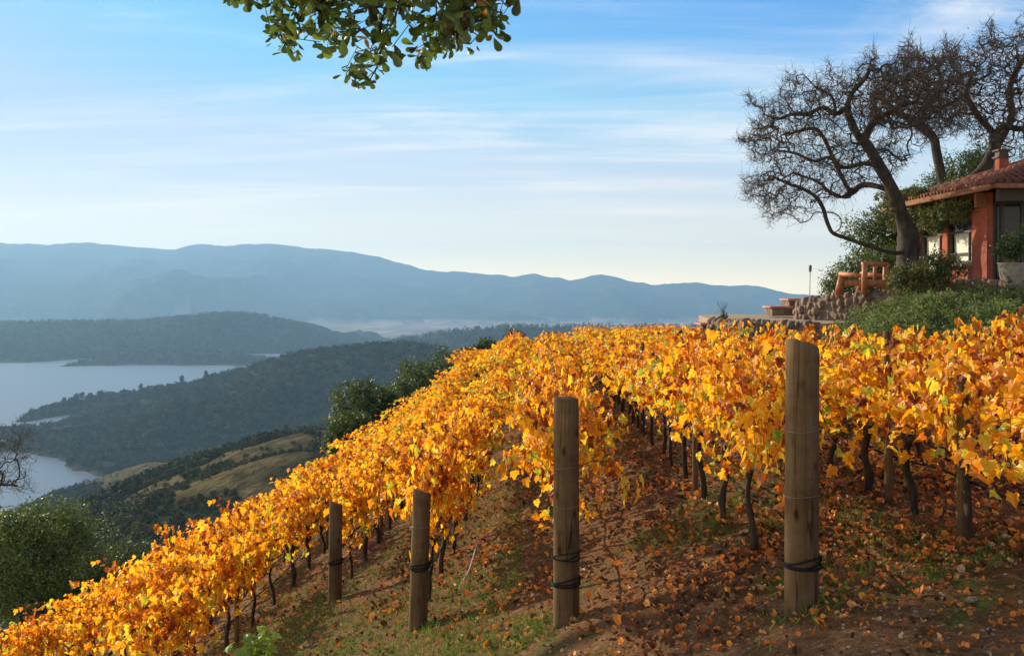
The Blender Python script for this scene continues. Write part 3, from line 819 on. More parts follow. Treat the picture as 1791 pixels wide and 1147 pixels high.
wood_post('end_post', 'shorter wooden end post left of centre half hidden in yellow leaves', -.868, 9.41, 1.27, .084, GRP, 3, 'slant',
          [(.58, .007, 'hose', 'hose_tie'), (.95, .0022, 'wire', 'wire_loop')], tilt=(.03, 0))
wood_post('end_post', 'farthest left end post, thin and short, with green leaves over its top', -2.26, 13.07, 1.25, .085, GRP, 4, 'slant',
          [(.5, .007, 'hose', 'hose_tie')], tilt=(.01, 0))
wood_post('vine_stake', 'dark upright wooden stake near the right edge among bare canes', 2.86, 6.5, 1.06, .036, None, 9, 'flat', None, 12)
lg = 'thin line posts inside the vine rows'
LP = 0
for ri, (c0, y0, y1, words) in enumerate(ROWS):
    y = y0+ (2.2 if ri != 1 else 2.2); q = 0
    g = np.random.default_rng(ri+60)
    while y < y1+.3:
        x = c0+.036*y
        lab = ('%s thin line post in %s' % (ORD[q], words)) if q < 10 else 'far line post in %s' % words
        wood_post('line_post', lab, x+g.uniform(-.02, .02), y+g.uniform(-.1, .1)+.45, g.uniform(1.22, 1.40), g.uniform(.024, .036), lg, 10+ri*20+q,
                  'flat', None, 10, (g.uniform(-.02, .02), g.uniform(-.02, .02)))
        y += 5.6; q += 1
for ri, (c0, y0, y1, words) in enumerate(ROWS):
    ys = np.arange(y0-1.2, y1+.6, .6)
    ends = {2: 5.68, 3: 7.45, 4: 9.41, 5: 13.07}
    if ri in ends: ys = np.concatenate([[ends[ri]], ys[ys > ends[ri]]])
    xs = c0+.036*ys; zs = ground_z(xs, ys)
    for hz, rw, mt, nm, what in ((.38, .009, 'hose', 'drip_hose', 'black drip hose strung low along '), (.78, .0018, 'wire', 'trellis_wire', 'lower steel trellis wire along '), (1.06, .0018, 'wire', 'trellis_wire', 'upper steel trellis wire along ')):
        A = Acc(); g = np.random.default_rng(ri)
        zz2 = zs+hz+(.02*np.sin(ys*2.8+ri) if mt == 'hose' else 0)
        tube(A, np.stack([xs+.03, ys, zz2], -1), rw, 6 if mt == 'hose' else 4, cap=False)
        tag(A.obj(nm, M[mt]), what+words, 'hose' if mt == 'hose' else 'wire', 'drip hoses of the vineyard' if mt == 'hose' else 'trellis wires of the vineyard')

# ------------------------------------------------------------------ litter, grass, stones
g = np.random.default_rng(12)
def on_ground(n_, y0, y1, spread=1.0, pxr=(-40, 1840)):
    w = g.uniform(0, 1, n_); Y = y0*(y1/y0)**w
    X = (g.uniform(*pxr, n_)-895.5)/1791*Y
    return X, Y
A = Acc()
X, Y = on_ground(130000, 3.4, 30)
rowc = X-.036*Y
dens = .28+.9*S(.0, 1.0, rowc)*S(5.2, 7.5, Y)+.35*S(-3.5, -1, rowc)*S(8, 11, Y)
dens *= .35+1.3*S(-.25, .35, fbm(X*.9, Y*.9, 91, 3))
dens *= S(3.8, 6.6, Y)*.9+.1
ok = g.uniform(size=len(X)) < np.clip(dens, 0, 1)*.60
X, Y = X[ok], Y[ok]; Z = gz(X, Y)
nl = len(X); nr = np.stack([g.normal(size=nl)*.5, g.normal(size=nl)*.5, np.ones(nl)], -1); tp = rand_unit(nl, g); tp[:, 2] *= .4
cl_ = fbm(X*1.1, Y*1.1, 44, 3)
scatter(A, DRY[0], DRY[1], np.stack([X, Y, Z+.015], -1), tp, nr, (g.beta(1.4, 3.6, nl)*.075+.012)*(.75+.25*S(4.5, 8, Y)), np.clip(.36+g.normal(size=nl)*.32+cl_*.35, 0, 1))
tag(A.obj('fallen_leaves', M['litter'], smooth=False), 'brown and orange leaves strewn over the vineyard soil', 'leaf litter', kind='stuff')
A = Acc()
X, Y = on_ground(110000, 3.6, 34)
c_ = X-.036*Y
msk = S(.02, .35, fbm(X*.8+5, Y*.8, 131, 3)+.35*S(.2, -1.5, c_)-.08+.45*np.exp(-((c_+.55)/.45)**2)+.25*np.exp(-((c_-.8)/.3)**2)*S(9, 13, Y))*(.35+.65*S(3.5, 0, c_))
msk = np.maximum(msk, .55*S(-10.2, -11.5, c_))
ok = g.uniform(size=len(X)) < msk*.8
X, Y = X[ok], Y[ok]; Z = gz(X, Y); nl = len(X)
BL = (np.array([[-.06, 0, 0], [.06, 0, 0], [.045, .55, .08], [0, 1, .3], [-.045, .55, .08]]), np.array([[0, 1, 2, 3, 4]]))
tp = np.stack([g.normal(size=nl)*.6, g.normal(size=nl)*.6, np.ones(nl)], -1)
for rep in range(3):
    jx = g.normal(size=nl)*.02; jy = g.normal(size=nl)*.02
    tp = np.stack([g.normal(size=nl)*.7, g.normal(size=nl)*.7, np.ones(nl)], -1)
    scatter(A, BL[0], BL[1], np.stack([X+jx, Y+jy, Z-.004], -1), tp, rand_unit(nl, g), g.uniform(.02, .075, nl), np.clip(g.normal(size=nl)*.22+.55, 0, 1))
tag(A.obj('grass', M['grass'], smooth=False), 'short green weeds and grass between the vine rows', 'grass', kind='stuff')
A = Acc()
X, Y = on_ground(5200, 3.4, 18); Z = gz(X, Y); nl = len(X); IV0, IF0 = ico(0)
scatter(A, IV0*[1, .8, .55]*(1+g.uniform(-.2, .2, (12, 1))), IF0, np.stack([X, Y, Z+.002], -1), rand_unit(nl, g)*[1, 1, .2], np.tile([0, 0, 1.], (nl, 1)), g.uniform(.003, .016, nl)*(1+(g.uniform(size=nl) < .02)*1.2), .5)
tag(A.obj('pebbles', M['soilrock'], smooth=False), 'small pale stones and clods scattered on the bare soil', 'pebbles', kind='stuff')

# pale stick, and the green shoot at the bottom
def gpt(px, py):
    """where the line of sight of photo pixel px, py meets the vineyard ground"""
    for Y in np.arange(3, 60, .02):
        p = P(px, py, Y)
        if p[2] < ground_z(p[0], p[1]): return p
    return p
a_ = gpt(800, 1030); b_ = P(835, 948, a_[1]+.6)
t = Acc(); pts = smooth_path([a_+[0, 0, -.02], a_*.6+b_*.4+[.04, 0, .01], b_], 4)
tube(t, pts, np.linspace(.014, .006, len(pts)), 6, rough=.1)
tag(t.obj('dead_stick', M['deadstick']), 'bleached leaning stick beside the shorter end post', 'stick')
a_ = gpt(455, 1185)
t = thing('vine_sucker', 'bright green leafy shoot growing from the soil at bottom', 'plant', tuple(a_))
B = Acc(); Lf = Acc(); g = np.random.default_rng(8)
for k in range(7):
    tipv = np.array([g.normal()*.16, g.normal()*.1, g.uniform(.28, .58)])
    pts = smooth_path([[0, 0, -.02], tipv*[.3, .3, .5], tipv], 4); tube(B, pts, np.linspace(.005, .002, len(pts)), 4, cap=False)
    for j in range(3, len(pts)):
        d = rand_unit(2, g)*[1, 1, .3]
        scatter(Lf, VLEAF[0], VLEAF[1], pts[j]+d*.03, d-[0, 0, .3], rand_unit(2, g)*.4+[0, -.4, .8], g.uniform(.07, .12, 2), g.uniform(.2, 1, 2))
B.obj('stem', M['cane'], t); Lf.obj('leaves', M['brightgreen'], t, smooth=False)

# ------------------------------------------------------------------ evergreen trees on the slope beyond the vines
def tree_at(px, top, Y, h, w, label, seed, mat='bush', n_cl=800, per=26, leaf=.11, name='evergreen_oak', cat='tree', group='evergreen oaks beyond the vines', tone=0):
    x = (px-895.5)/1791*Y; zt = -(top-500)/1791*Y; base = zt-h
    g = np.random.default_rng(seed); bl = []
    w = w*1.3
    for i in range(9):
        f = i/8; a = g.uniform(0, 6.28); rad_ = w*.36*g.uniform(.3, 1)*(1-.6*f)
        r_ = w*.27*(1.1-.45*f)*g.uniform(.8, 1.15)
        bl.append((math.cos(a)*rad_, math.sin(a)*rad_, h*(.28+.60*f)-(0 if f < .9 else r_*.2), r_, r_, r_*.85))
    return leafy_tree(name, label, cat, x, Y, base, bl, n_cl, per, leaf, M[mat], trunk_r=.05*h**.8, group=group, seed=seed, tone=tone)
tree_at(608, 716, 46, 4.5, 2.8, 'dark evergreen bush lowest on the slope beyond the vines', 1)
tree_at(640, 652, 50, 6.0, 3.4, 'pointed dark evergreen oak standing tallest left of the vines', 2, n_cl=600)
tree_at(697, 655, 54, 5.5, 4.0, 'dark evergreen oak right of the pointed one', 3)
tree_at(668, 672, 52, 4.5, 3.0, 'low dark evergreen filling between the pointed oak and its neighbour', 14)
tree_at(718, 640, 56, 5.0, 3.0, 'low dark evergreen just below the midway oak', 15)
tree_at(848, 588, 61, 5.0, 3.0, 'low evergreen crown peeping over the orange vine tops on the skyline', 16)
tree_at(742, 618, 58, 6.5, 4.0, 'dark evergreen oak midway up the vineyard skyline', 4)
tree_at(780, 600, 60, 6.5, 4.4, 'broad rounded evergreen oak right of the midway one', 5, n_cl=600)
tree_at(815, 598, 62, 6, 3.4, 'evergreen oak touching the orange vine tops on the skyline', 6)
tree_at(895, 570, 62, 5.5, 3.0, 'small dark evergreen behind the notch in the vine skyline', 7)
tree_at(958, 571, 66, 5.0, 2.4, 'tiny dark evergreen tip left of the farthest post', 8, n_cl=250)
tree_at(1036, 567, 70, 6.0, 2.6, 'dark evergreen tip right of the farthest post', 9, n_cl=300)
# lower left: big round tree, shrubs and a bare twiggy tree
leafy_tree('live_oak', 'large round green tree at lower left below the vines', 'tree', -17.6, 38.5, -14.0,
  [(0, 0, 3.6, 2.3, 2.2, 1.7), (1.3, -.4, 3.4, 1.5, 1.5, 1.3), (-1.4, .2, 3.8, 1.6, 1.6, 1.4), (.3, 0, 4.9, 1.5, 1.5, 1.0), (-1.2, 0, 4.8, 1.2, 1.2, .9), (1.9, 0, 2.3, 1.2, 1.2, 1.1), (-2.0, .4, 2.4, 1.5, 1.5, 1.2), (.4, -.8, 2.2, 1.6, 1.2, 1.0)],
  1500, 34, .095, M['olive'], .2, seed=20, shell=.45, spread=.2)
leafy_tree('live_oak', 'lower green thicket tree right of the large round tree', 'tree', -15.4, 41, -14.2,
  [(0, 0, 2.8, 1.4, 1.4, 1.3), (1.2, .3, 2.3, 1.3, 1.3, 1.1), (2.1, .6, 1.8, 1.1, 1.1, .8), (-1, 0, 2.0, 1.3, 1.3, 1.1)], 800, 30, .09, M['bush'], .12, seed=21, shell=.4)
leafy_tree('green_shrub', 'dark green shrub mass at far bottom left edge', 'shrub', -19.0, 34.5, -14.6,
  [(0, 0, 1.6, 2.0, 1.5, 1.4), (2.2, .2, 1.4, 1.4, 1.3, 1.1), (-1.6, 0, 2.2, 1.5, 1.3, 1.4), (3.6, .2, 1.0, 1.2, 1.2, .9)], 900, 30, .09, M['bush'], .1, seed=22, shell=.4)
def bare_tree(name, label, limbs, attract, base, seed, tip=.004, step=.14, scale_r=None, jit=.35, cut=.02, twiglets=0):
    g = np.random.default_rng(seed)
    t = thing(name, label, 'tree', tuple(base))
    sk = [(smooth_path(np.array(p)-base, 4), None if i == 0 else True) for i, p in enumerate(limbs)]
    arr, rad, lines, ch = grow(sk, attract-base, step=step, jit=jit, g=g, tip=tip)
    if scale_r:
        rad = tip*(rad/tip)**(math.log(scale_r/tip)/math.log(rad.max()/tip))
        rad = rad*(1+.75*S(2.1, 1.0, arr[:, 2])*(rad > scale_r*.6)+.5*S(.5, -.1, arr[:, 2])*(rad > scale_r*.6))
    T = Acc(); W = Acc(); branches_to(T, W, arr, rad, lines, cut=cut)
    if twiglets:      # short fine shoots all over the thin branches
        thin = np.where((rad < tip*4.5))[0]; thin = g.choice(thin, twiglets)
        ctr = arr.mean(0); d = rand_unit(twiglets, g)+(arr[thin]-ctr)*.12+[0, 0, .35]; d /= np.linalg.norm(d, axis=1)[:, None]
        L = g.uniform(.12, .40, twiglets)*(1+.9*(g.uniform(size=twiglets) < .08))
        side = rand_unit(twiglets, g)*L[:, None]*.22
        p0 = arr[thin]; p1 = p0+d*L[:, None]*.5+side; p2 = p0+d*L[:, None]
        for k in range(twiglets): tube(W, [p0[k], p1[k], p2[k]], [tip*.8, tip*.62, tip*.4], 3, cap=False)
    T.obj('trunk', M['oakbark'], t); W.obj('twigs', M['twig'], t)
    return t, arr+base
g = np.random.default_rng(31)
Yb = 30
base = P(-110, 1000, Yb)
at = np.stack([P(px, py, Yb+dy) for px, py, dy in zip(g.uniform(-160, 70, 900), 866-g.beta(1.2, 1.3, 900)*125, g.uniform(-1.2, 1.2, 900))])
kp = (at[:, 0]/at[:, 1]*1791+895.5) < 28+40*g.uniform(size=900); at = at[kp]
bare_tree('bare_tree', 'leafless twiggy tree reaching in at the left edge over the lake', [[base+[0, 0, -1.5], base, P(-95, 900, Yb), P(-60, 850, Yb)], [P(-95, 900, Yb), P(-30, 852, Yb), P(20, 848, Yb-.2), P(55, 858, Yb-.3)]], at, base, 5, tip=.005, step=.2, scale_r=.10, twiglets=2200)

# single crowns one can pick out along the lake shore
# tall oak left of the picture whose crown shades the foreground soil
leafy_tree('tall_oak', 'tall oak beyond the left edge casting shade on the foreground', 'tree', -11.9, 18.2, -9.6,
  [(0, 0, 14.3, 1.7, 1.5, .8), (-1.4, -1.0, 14.0, 1.5, 1.3, .8), (-2.6, -1.8, 13.4, 1.4, 1.2, .8), (-.8, .4, 15.2, 1.2, 1.2, .5)], 150, 30, .11, M['oak'], .2, seed=24, shell=.35, lean=(-.6, -.4))
sg = 'single small trees on the peninsula ridge'
for k, (px, w, h, side) in enumerate([(112, 9, 12, 'lowest, near the tip of the peninsula'), (124, 12, 10, 'second from the tip of the peninsula'), (133, 14, 15, 'tallest of the shoreline group'), (143, 12, 15, 'rounded, right of the tallest shoreline tree'),
        (158, 10, 11, 'small, above the bay shoreline'), (176, 14, 12, 'broad, right of the shoreline group'), (246, 7, 13, 'slender, alone on the ridge against the lake'), (318, 9, 16, 'pointed, halfway up the ridge'), (360, 7, 17, 'thin and tall, just below the lake corner')]):
    yr = np.interp(px, [90, 150, 250, 350, 450], [1850, 1900, 1850, 1800, 1750]); x = (px-895.5)/1791*yr
    z = float(land_z(np.array([x]), np.array([yr]))[0]); g = np.random.default_rng(k+3)
    t = thing('shore_tree', 'faint hazy tree, '+side, 'tree', (x, yr, z), 0, sg)
    B = Acc(); tube(B, [[0, 0, -1], [0, 0, h*.6]], [w*.06, w*.03], 6); B.obj('trunk', M['oakbark'], t)
    B = Acc(); clump_foliage(B, [[0, 0, h*.6], [w*.15, 0, h*.75]], [[w*.42, w*.42, h*.36], [w*.25, w*.25, h*.24]], 60, 14, 1.5, g, shell=.3); B.obj('crown', M['forest'], t, smooth=False)

# ------------------------------------------------------------------ overhanging oak bough at the top
g = np.random.default_rng(41)
bx = [385, 440, 468, 478, 500, 545, 565, 600, 625, 645, 665, 690, 705, 725, 745, 775, 800, 825, 850, 870, 895, 905, 930]
bx = [384+(q-385)*.93 for q in bx]
by = [4, 6, 22, 95, 105, 100, 78, 118, 140, 160, 148, 110, 95, 78, 108, 112, 100, 76, 88, 95, 78, 60, 0]
at = []
while len(at) < 620:
    px = g.uniform(385, 915); ym = np.interp(px, bx, by); py = g.uniform(-260, ym-6)
    if py > 5 and (px-707)**2/14**2+(py-70)**2/26**2 < 1: continue
    if py > 12 and px < 470: continue
    if (px-830)**2+(py-55)**2 < 12**2: continue
    at.append(P(px, py, g.uniform(3.0, 3.9)))
at = np.array(at)
base = np.array([4.6, -1.6, -1.9])
limbs = [[base+[0, 0, -.3], base, base+[-.1, .15, 1.4], np.array([4.0, -.9, 1.1]), np.array([2.6, .8, 1.9]), np.array([1.2, 2.2, 1.9]), np.array([.4, 3.0, 1.72]), P(690, -300, 3.5)],
         [P(690, -300, 3.5), P(700, -200, 3.4), P(640, -80, 3.4), P(655, 40, 3.4)], [P(690, -300, 3.5), P(800, -200, 3.5), P(835, -60, 3.4), P(800, 30, 3.4)],
         [P(640, -80, 3.4), P(560, -30, 3.3), P(520, 40, 3.3)], [np.array([4.0, -.9, 1.1]), np.array([5.2, -1.8, 2.6]), np.array([5.9, -2.8, 3.6])]]
t = thing('overhanging_oak', 'evergreen oak bough with glossy dark leaves hanging in from the top', 'tree', tuple(base))
sk = [(smooth_path(np.array(p)-base, 4), None if i == 0 else True) for i, p in enumerate(limbs)]
arr, rad, lines, ch = grow(sk, at-base, step=.05, jit=.25, g=g, tip=.0016, alpha=2.2)
rad = np.where(rad > .004, .004+(rad-.004)*(.16-.004)/(rad.max()-.004), rad)
T = Acc(); branches_to(T, T, arr, rad, lines, cut=.006); T.obj('trunk', M['oakbark'], t)
Lf = Acc(); tips = at-base
for k in range(6):
    n_ = len(tips); d = rand_unit(n_, g)*[1, 1, .8]+[0, 0, -.25]
    scatter(Lf, OAK[0], OAK[1], tips+g.normal(size=(n_, 3))*.012, d, rand_unit(n_, g)*.7+[0, 0, .6], g.uniform(.028, .052, n_), np.clip(g.beta(2, 2.5, n_)+(g.uniform(size=n_) < .015)*.9, 0, 1))
Lf.obj('crown', M['oak'], t, smooth=False)

# ------------------------------------------------------------------ terrace walls, steps, garden
def rock_wall(name, label, path, h, seed, size=.26, parent=None, thick=.35, cat='stone wall'):
    """field stones piled along a path of 3D points (top line); h may be per point"""
    g = np.random.default_rng(seed); path = np.array(path, float)
    seg = np.linalg.norm(np.diff(path, axis=0), axis=1); cum = np.concatenate([[0], np.cumsum(seg)]); L = cum[-1]
    hh = np.broadcast_to(np.asarray(h, float), (len(path),))
    A = Acc(); V0, F0 = ico(2)
    s = 0
    while s < L:
        p = np.array([np.interp(s, cum, path[:, i]) for i in range(3)]); hs = np.interp(s, cum, hh); zt = 0
        wdt = size*g.uniform(.75, 1.3)
        d = zt
        while d < hs:
            r = size*g.uniform(.38, .62)
            T = V0*(1+.10*g.normal(size=(len(V0), 1)))*np.array([1.15*g.uniform(.8, 1.2), 1, g.uniform(.75, 1.15)])
            T = np.clip(T, -.86, .86); a = g.uniform(-.5, .5)
            c_, s_ = math.cos(a), math.sin(a)
            T = np.stack([T[:, 0]*c_-T[:, 2]*s_, T[:, 1], T[:, 0]*s_+T[:, 2]*c_], -1)*r*1.08
            A.add(T+p+[g.uniform(-.05, .05), g.uniform(-.06, .06), -d-r*.8+g.uniform(-.03, .03)], F0, g.uniform())
            d += r*1.45
        s += wdt*.82
    # mortar core
    for a, b, h0, h1 in zip(path[:-1], path[1:], hh[:-1], hh[1:]):
        dd = (b-a)[:2]; nn_ = np.array([-dd[1], dd[0]])/np.linalg.norm(dd)*thick*.28
        V = []
        for q, hq in ((a, h0), (b, h1)):
            for sg_ in (-1, 1):
                V += [[q[0]+sg_*nn_[0], q[1]+sg_*nn_[1], q[2]-.09], [q[0]+sg_*nn_[0], q[1]+sg_*nn_[1], q[2]-hq-.2]]
        A.add(V, np.array([[0, 1, 5, 4], [2, 6, 7, 3], [0, 4, 6, 2]]))
    o = A.obj(name, M['stone'], parent)
    if parent is None: tag(o, label, cat)
    return o
rock_wall('stone_wall', 'low dry field stone retaining wall of the lower terrace behind the vines', [P(1244, 556, 31.5), P(1300, 559, 30), P(1370, 560, 29), P(1432, 562, 28)], .55, 1, .24)
rock_wall('stone_wall', 'taller sloping field stone wall of the upper terrace below the log bench', [P(1394, 541, 32), P(1404, 522, 31.6), P(1430, 517, 31), P(1462, 512, 30.4), P(1510, 510, 29.6), P(1560, 508, 29)], [.25, .5, .75, .8, .6, .4], 2, .27)
rock_wall('stone_border', 'row of rounded border stones at the foot of the red house', [P(1640, 491, 28.2), P(1700, 490, 27.8), P(1750, 489, 27.2), P(1765, 482, 26.8), P(1830, 476, 26.4)], .3, 3, .30, cat='stones')
# terraces
A = Acc(); q = [P(1246, 559, 31.4), P(1300, 562, 29.9), P(1370, 563, 28.9), P(1440, 565, 27.9), [9.9, 29.5, -.98], [9.9, 36, -.95], [8, 38, -.95], [6.6, 36.2, -.95]]
q = np.array(q); q[:, 2] = -1.03
lo = q.copy(); lo[:, 2] -= 1.6; nq = len(q)
A.add(np.vstack([q, lo]), [np.arange(nq)[None, :], np.array([[i, i+nq, (i+1) % nq+nq, (i+1) % nq] for i in range(nq)])])
tag(A.obj('terrace', M['path'], smooth=False), kind='structure')
A = Acc(); q = np.array([P(1398, 522, 33), P(1404, 521, 31.8), P(1430, 517, 31.2), P(1462, 512, 30.6), P(1510, 510, 29.8), P(1570, 508, 29), [17, 26.9, -.2], [22, 28, -.2], [22, 44, -.2], [12, 44, -.2], P(1392, 512, 44)])
q[:, 2] = np.array([-.46, -.44, -.39, -.33, -.30, -.27, -.03, -.03, -.6, -.8, -.8]); lo = q.copy(); lo[:, 2] -= 2.2; nq = len(q)
A.add(np.vstack([q, lo]), [np.array([[0, i, i+1] for i in range(1, nq-1)]), np.array([[i, i+nq, (i+1) % nq+nq, (i+1) % nq] for i in range(nq)])])
tag(A.obj('upper_terrace', M['path'], smooth=False), kind='structure')
def steps(label, slabs, Y, seed):
    t = thing('stone_steps', label, 'steps', tuple(P(slabs[0][0], slabs[0][2], Y)))
    o = np.array(t.location)
    for (x0, x1, y) in slabs:
        a = P(x0, y, Y)-o; b = P(x1, y, Y)-o; A = Acc()
        A.box((a[0], -.35, a[2]-.07), (b[0], .75, a[2]), jit=.012)
        A.obj('tread', M['flag'], t, smooth=False)
        A = Acc(); A.box((a[0]+.07, -.28, a[2]-.32), (b[0]+.2, .7, a[2]-.072), jit=.012); A.obj('riser', M['stone'], t, smooth=False)
    return t
steps('two red flagstone steps at the left end of the upper wall', [(1373, 1409, 522), (1343, 1399, 535)], 33.5, 1)
steps('three red flagstone steps at the left end of the lower wall', [(1222, 1248, 564), (1201, 1240, 574), (1177, 1215, 585)], 33, 2)
# torch
bp = P(1416, 519, 35); t = thing('garden_torch', 'slim metal garden torch standing against the sky by the wall', 'torch', tuple(bp))
A = Acc(); tube(A, [[0, 0, -.2], [.02, 0, .88]], [.012, .012], 8); A.obj('pole', M['torch'], t)
A = Acc(); tube(A, [[.02, 0, .84], [.02, 0, .88], [.022, 0, 1.0], [.022, 0, 1.02]], [.02, .045, .055, .05], 12); A.obj('oil_can', M['torch'], t)
A = Acc(); tube(A, [[.022, 0, 1.02], [.022, 0, 1.05], [.022, 0, 1.09]], [.05, .055, .02], 12); A.obj('lid', M['pot'], t)
# small weed on the terrace
bp = P(1265, 558, 31); t = thing('terrace_weed', 'small spindly plant on the corner of the lower terrace wall', 'plant', tuple(bp))
B = Acc(); Lf = Acc(); g = np.random.default_rng(4)
for k in range(14):
    tv = np.array([g.normal()*.16, g.normal()*.12, g.uniform(.2, .58)]); pt = smooth_path([[0, 0, 0], tv*[.4, .4, .6], tv], 3); tube(B, pt, .003, 3, cap=False)
    q = pt[2:]; scatter(Lf, SMALL[0], SMALL[1], q, rand_unit(len(q), g), rand_unit(len(q), g), .035, .5)
clump_foliage(Lf, [[0, 0, .08]], [[.18, .15, .1]], 30, 12, .04, g, shell=.2)
B.obj('stem', M['twig'], t); Lf.obj('leaves', M['bush'], t)

# log bench, seen from behind, looking out over the valley
bp = P(1512, 513, 29.2); fx = np.array([-.66, .75]); wx = np.array([.80, .60])
t = thing('log_bench', 'rustic orange log bench on the terrace edge facing the valley', 'bench', tuple(bp))
def L3(w, d, h): return [wx[0]*w+fx[0]*d, wx[1]*w+fx[1]*d, h]
def part(name, *tubes, mat='log'):
    A = Acc()
    for pts, r in tubes: tube(A, [L3(*p) for p in pts], r, 12, rough=.04, seed=len(pts))
    return A.obj(name, M[mat], t)
part('back_post', ([(0, 0, -.05), (0, 0, .45), (.0, -.02, .86)], .088))
part('back_post', ([(1.02, 0, -.05), (1.02, 0, .45), (1.02, -.02, .86)], .08))
part('back_slat', ([(.5, 0, .33), (.5, -.01, .82)], .055))
part('top_rail', ([(-.08, -.01, .83), (.5, -.01, .85), (1.12, -.01, .83)], [.075, .07, .075]))
part('lower_rail', ([(.05, 0, .28), (.95, 0, .28)], [.11, .11]))
part('seat', ([(0, .12, .30), (1.02, .12, .30)], .09), ([(0, .28, .31), (1.02, .28, .31)], .09), ([(0, .44, .31), (1.02, .44, .31)], .09), ([(0, .60, .30), (1.02, .60, .30)], .09))
part('armrest', ([(0, .02, .50), (0, .3, .52), (0, .78, .56)], [.06, .07, .085]))
part('armrest', ([(1.02, .02, .50), (1.02, .3, .52), (1.02, .78, .56)], [.06, .07, .085]))
part('front_leg', ([(0, .72, .52), (0, .84, -.05)], [.085, .11]))
part('front_leg', ([(1.02, .72, .52), (1.02, .84, -.05)], [.085, .11]))

# hedge bank
def hedge():
    g = np.random.default_rng(61)
    t = thing('hedge', 'low spreading grey green hedge on the bank below the red house', 'hedge', tuple(P(1620, 560, 24)))
    o = np.array(t.location); A = Acc()
    cen, rad_ = [], []
    for k in range(150):
        px = g.uniform(1478, 1860); Y = g.uniform(21.5, 27.0)
        top = np.interp(px, [1460, 1500, 1560, 1640, 1791, 1860], [560, 540, 514, 503, 495, 490])
        f = (27.0-Y)/5.5
        z = -(top-500)/1791*Y-f**1.3*1.35
        r = g.uniform(.38, .62); p = P(px, 500, Y); p[2] = z-r*.8
        cen.append(p-o); rad_.append([r, r, r*.8])
    clump_foliage(A, cen, rad_, 5200, 24, .055, g, shell=.72, spread=.2, up=.6, tone=.02, wild=.08)
    A.obj('foliage', M['hedge'], t, smooth=False)
    B = Acc()
    for c_, r_ in list(zip(cen, rad_))[::3]:
        tube(B, [np.array(c_)-[0, 0, 1.2], np.array(c_)-[0, 0, .1]], [.03, .015], 5)
    B.obj('stems', M['oakbark'], t)
hedge()

# ------------------------------------------------------------------ the red house
HO = np.array([13.4, 28.9, .02])
house = thing('stucco_house', 'terracotta red stucco house with clay tile roof at right edge', 'house', tuple(HO))
def hp(name, mat, *boxes, parent=None, smooth=False):
    A = Acc()
    for lo, hi in boxes: A.box(lo, hi)
    return A.obj(name, M[mat], parent or house, smooth)
# facade plane x=0, runs along +y 0..5.6; openings: window A y 1.05..2.6, window B y 3.15..4.7
hp('wall', 'terracotta', ((0, 0, -.5), (.17, .95, 2.62)), ((0, .95, -.5), (.17, 2.62, .66)), ((0, .95, 1.98), (.17, 2.62, 2.62)), ((0, 2.62, -.5), (.17, 3.0, 2.62)),
   ((0, 3.0, -.5), (.17, 4.7, .40)), ((0, 3.0, 1.98), (.17, 4.7, 2.62)), ((0, 4.7, -.5), (.17, 5.6, 2.62)), ((.17, 5.3, -.5), (6, 5.6, 2.62)))
hp('interior_wall', 'darkwood', ((5.6, -.2, -.3), (5.8, 5.3, 2.6)), ((.34, 2.7, -.3), (3, 2.8, 2.5)))
hp('floor_slab', 'stone', ((.0, -1.0, -.6), (6, 5.3, -.02)))
for nm, y0, y1, z0, z1 in (('window', .95, 2.62, .66, 1.98), ('window', 3.0, 4.7, .40, 1.98)):
    A = Acc(); w_ = .06
    A.box((.06, y0, z0), (.14, y0+w_, z1)); A.box((.06, y1-w_, z0), (.14, y1, z1)); A.box((.06, y0+w_, z1-w_), (.14, y1-w_, z1)); A.box((.06, y0+w_, z0), (.14, y1-w_, z0+w_))
    A.box((.063, y0+w_, z1-.42), (.137, y1-w_, z1-.36)); A.box((.063, y0+.32, z0+w_), (.137, y0+.37, z1-.42)); A.box((.066, y0+.37, z0+.27), (.134, y1-w_, z0+.31))
    wf = A.obj('window', M['darkwood'], house, False)
    hp('blind', 'curtain', ((.20, y0+.03, z0+.03), (.22, y1-.03, z1-.03)), parent=wf)
    hp('pane', 'glass', ((.112, y0+w_, z1-.36), (.118, y1-w_, z1-w_)), parent=wf)
    A = Acc(); A.box((-.14, y0-.1, z0-.11), (.05, y1+.1, z0-.002), jit=.012); A.obj('sill', M['pot'], wf, False)
# glazed porch end facing the camera
pf = Acc()
for x in (.19, .42, 1.0, 1.6, 2.3, 3.0): pf.box((x, .06, -.02), (x+.09, .16, 2.3))
pf.box((.18, .07, 2.3), (5, .15, 2.62)); pf.box((.18, .072, .9), (5, .148, .97))
pw = pf.obj('porch_window', M['darkwood'], house, False)
hp('pane', 'glass', ((.33, .10, .0), (5, .108, 2.3)), parent=pw)
hp('porch_beam', 'darkwood', ((-.1, -1.0, 2.30), (5, -.75, 2.62)))
hp('bracket', 'eave', ((-.30, -.02, 2.2), (-.02, .12, 2.6)))
hp('bracket', 'eave', ((-.30, 2.7, 2.3), (-.02, 2.82, 2.6)))
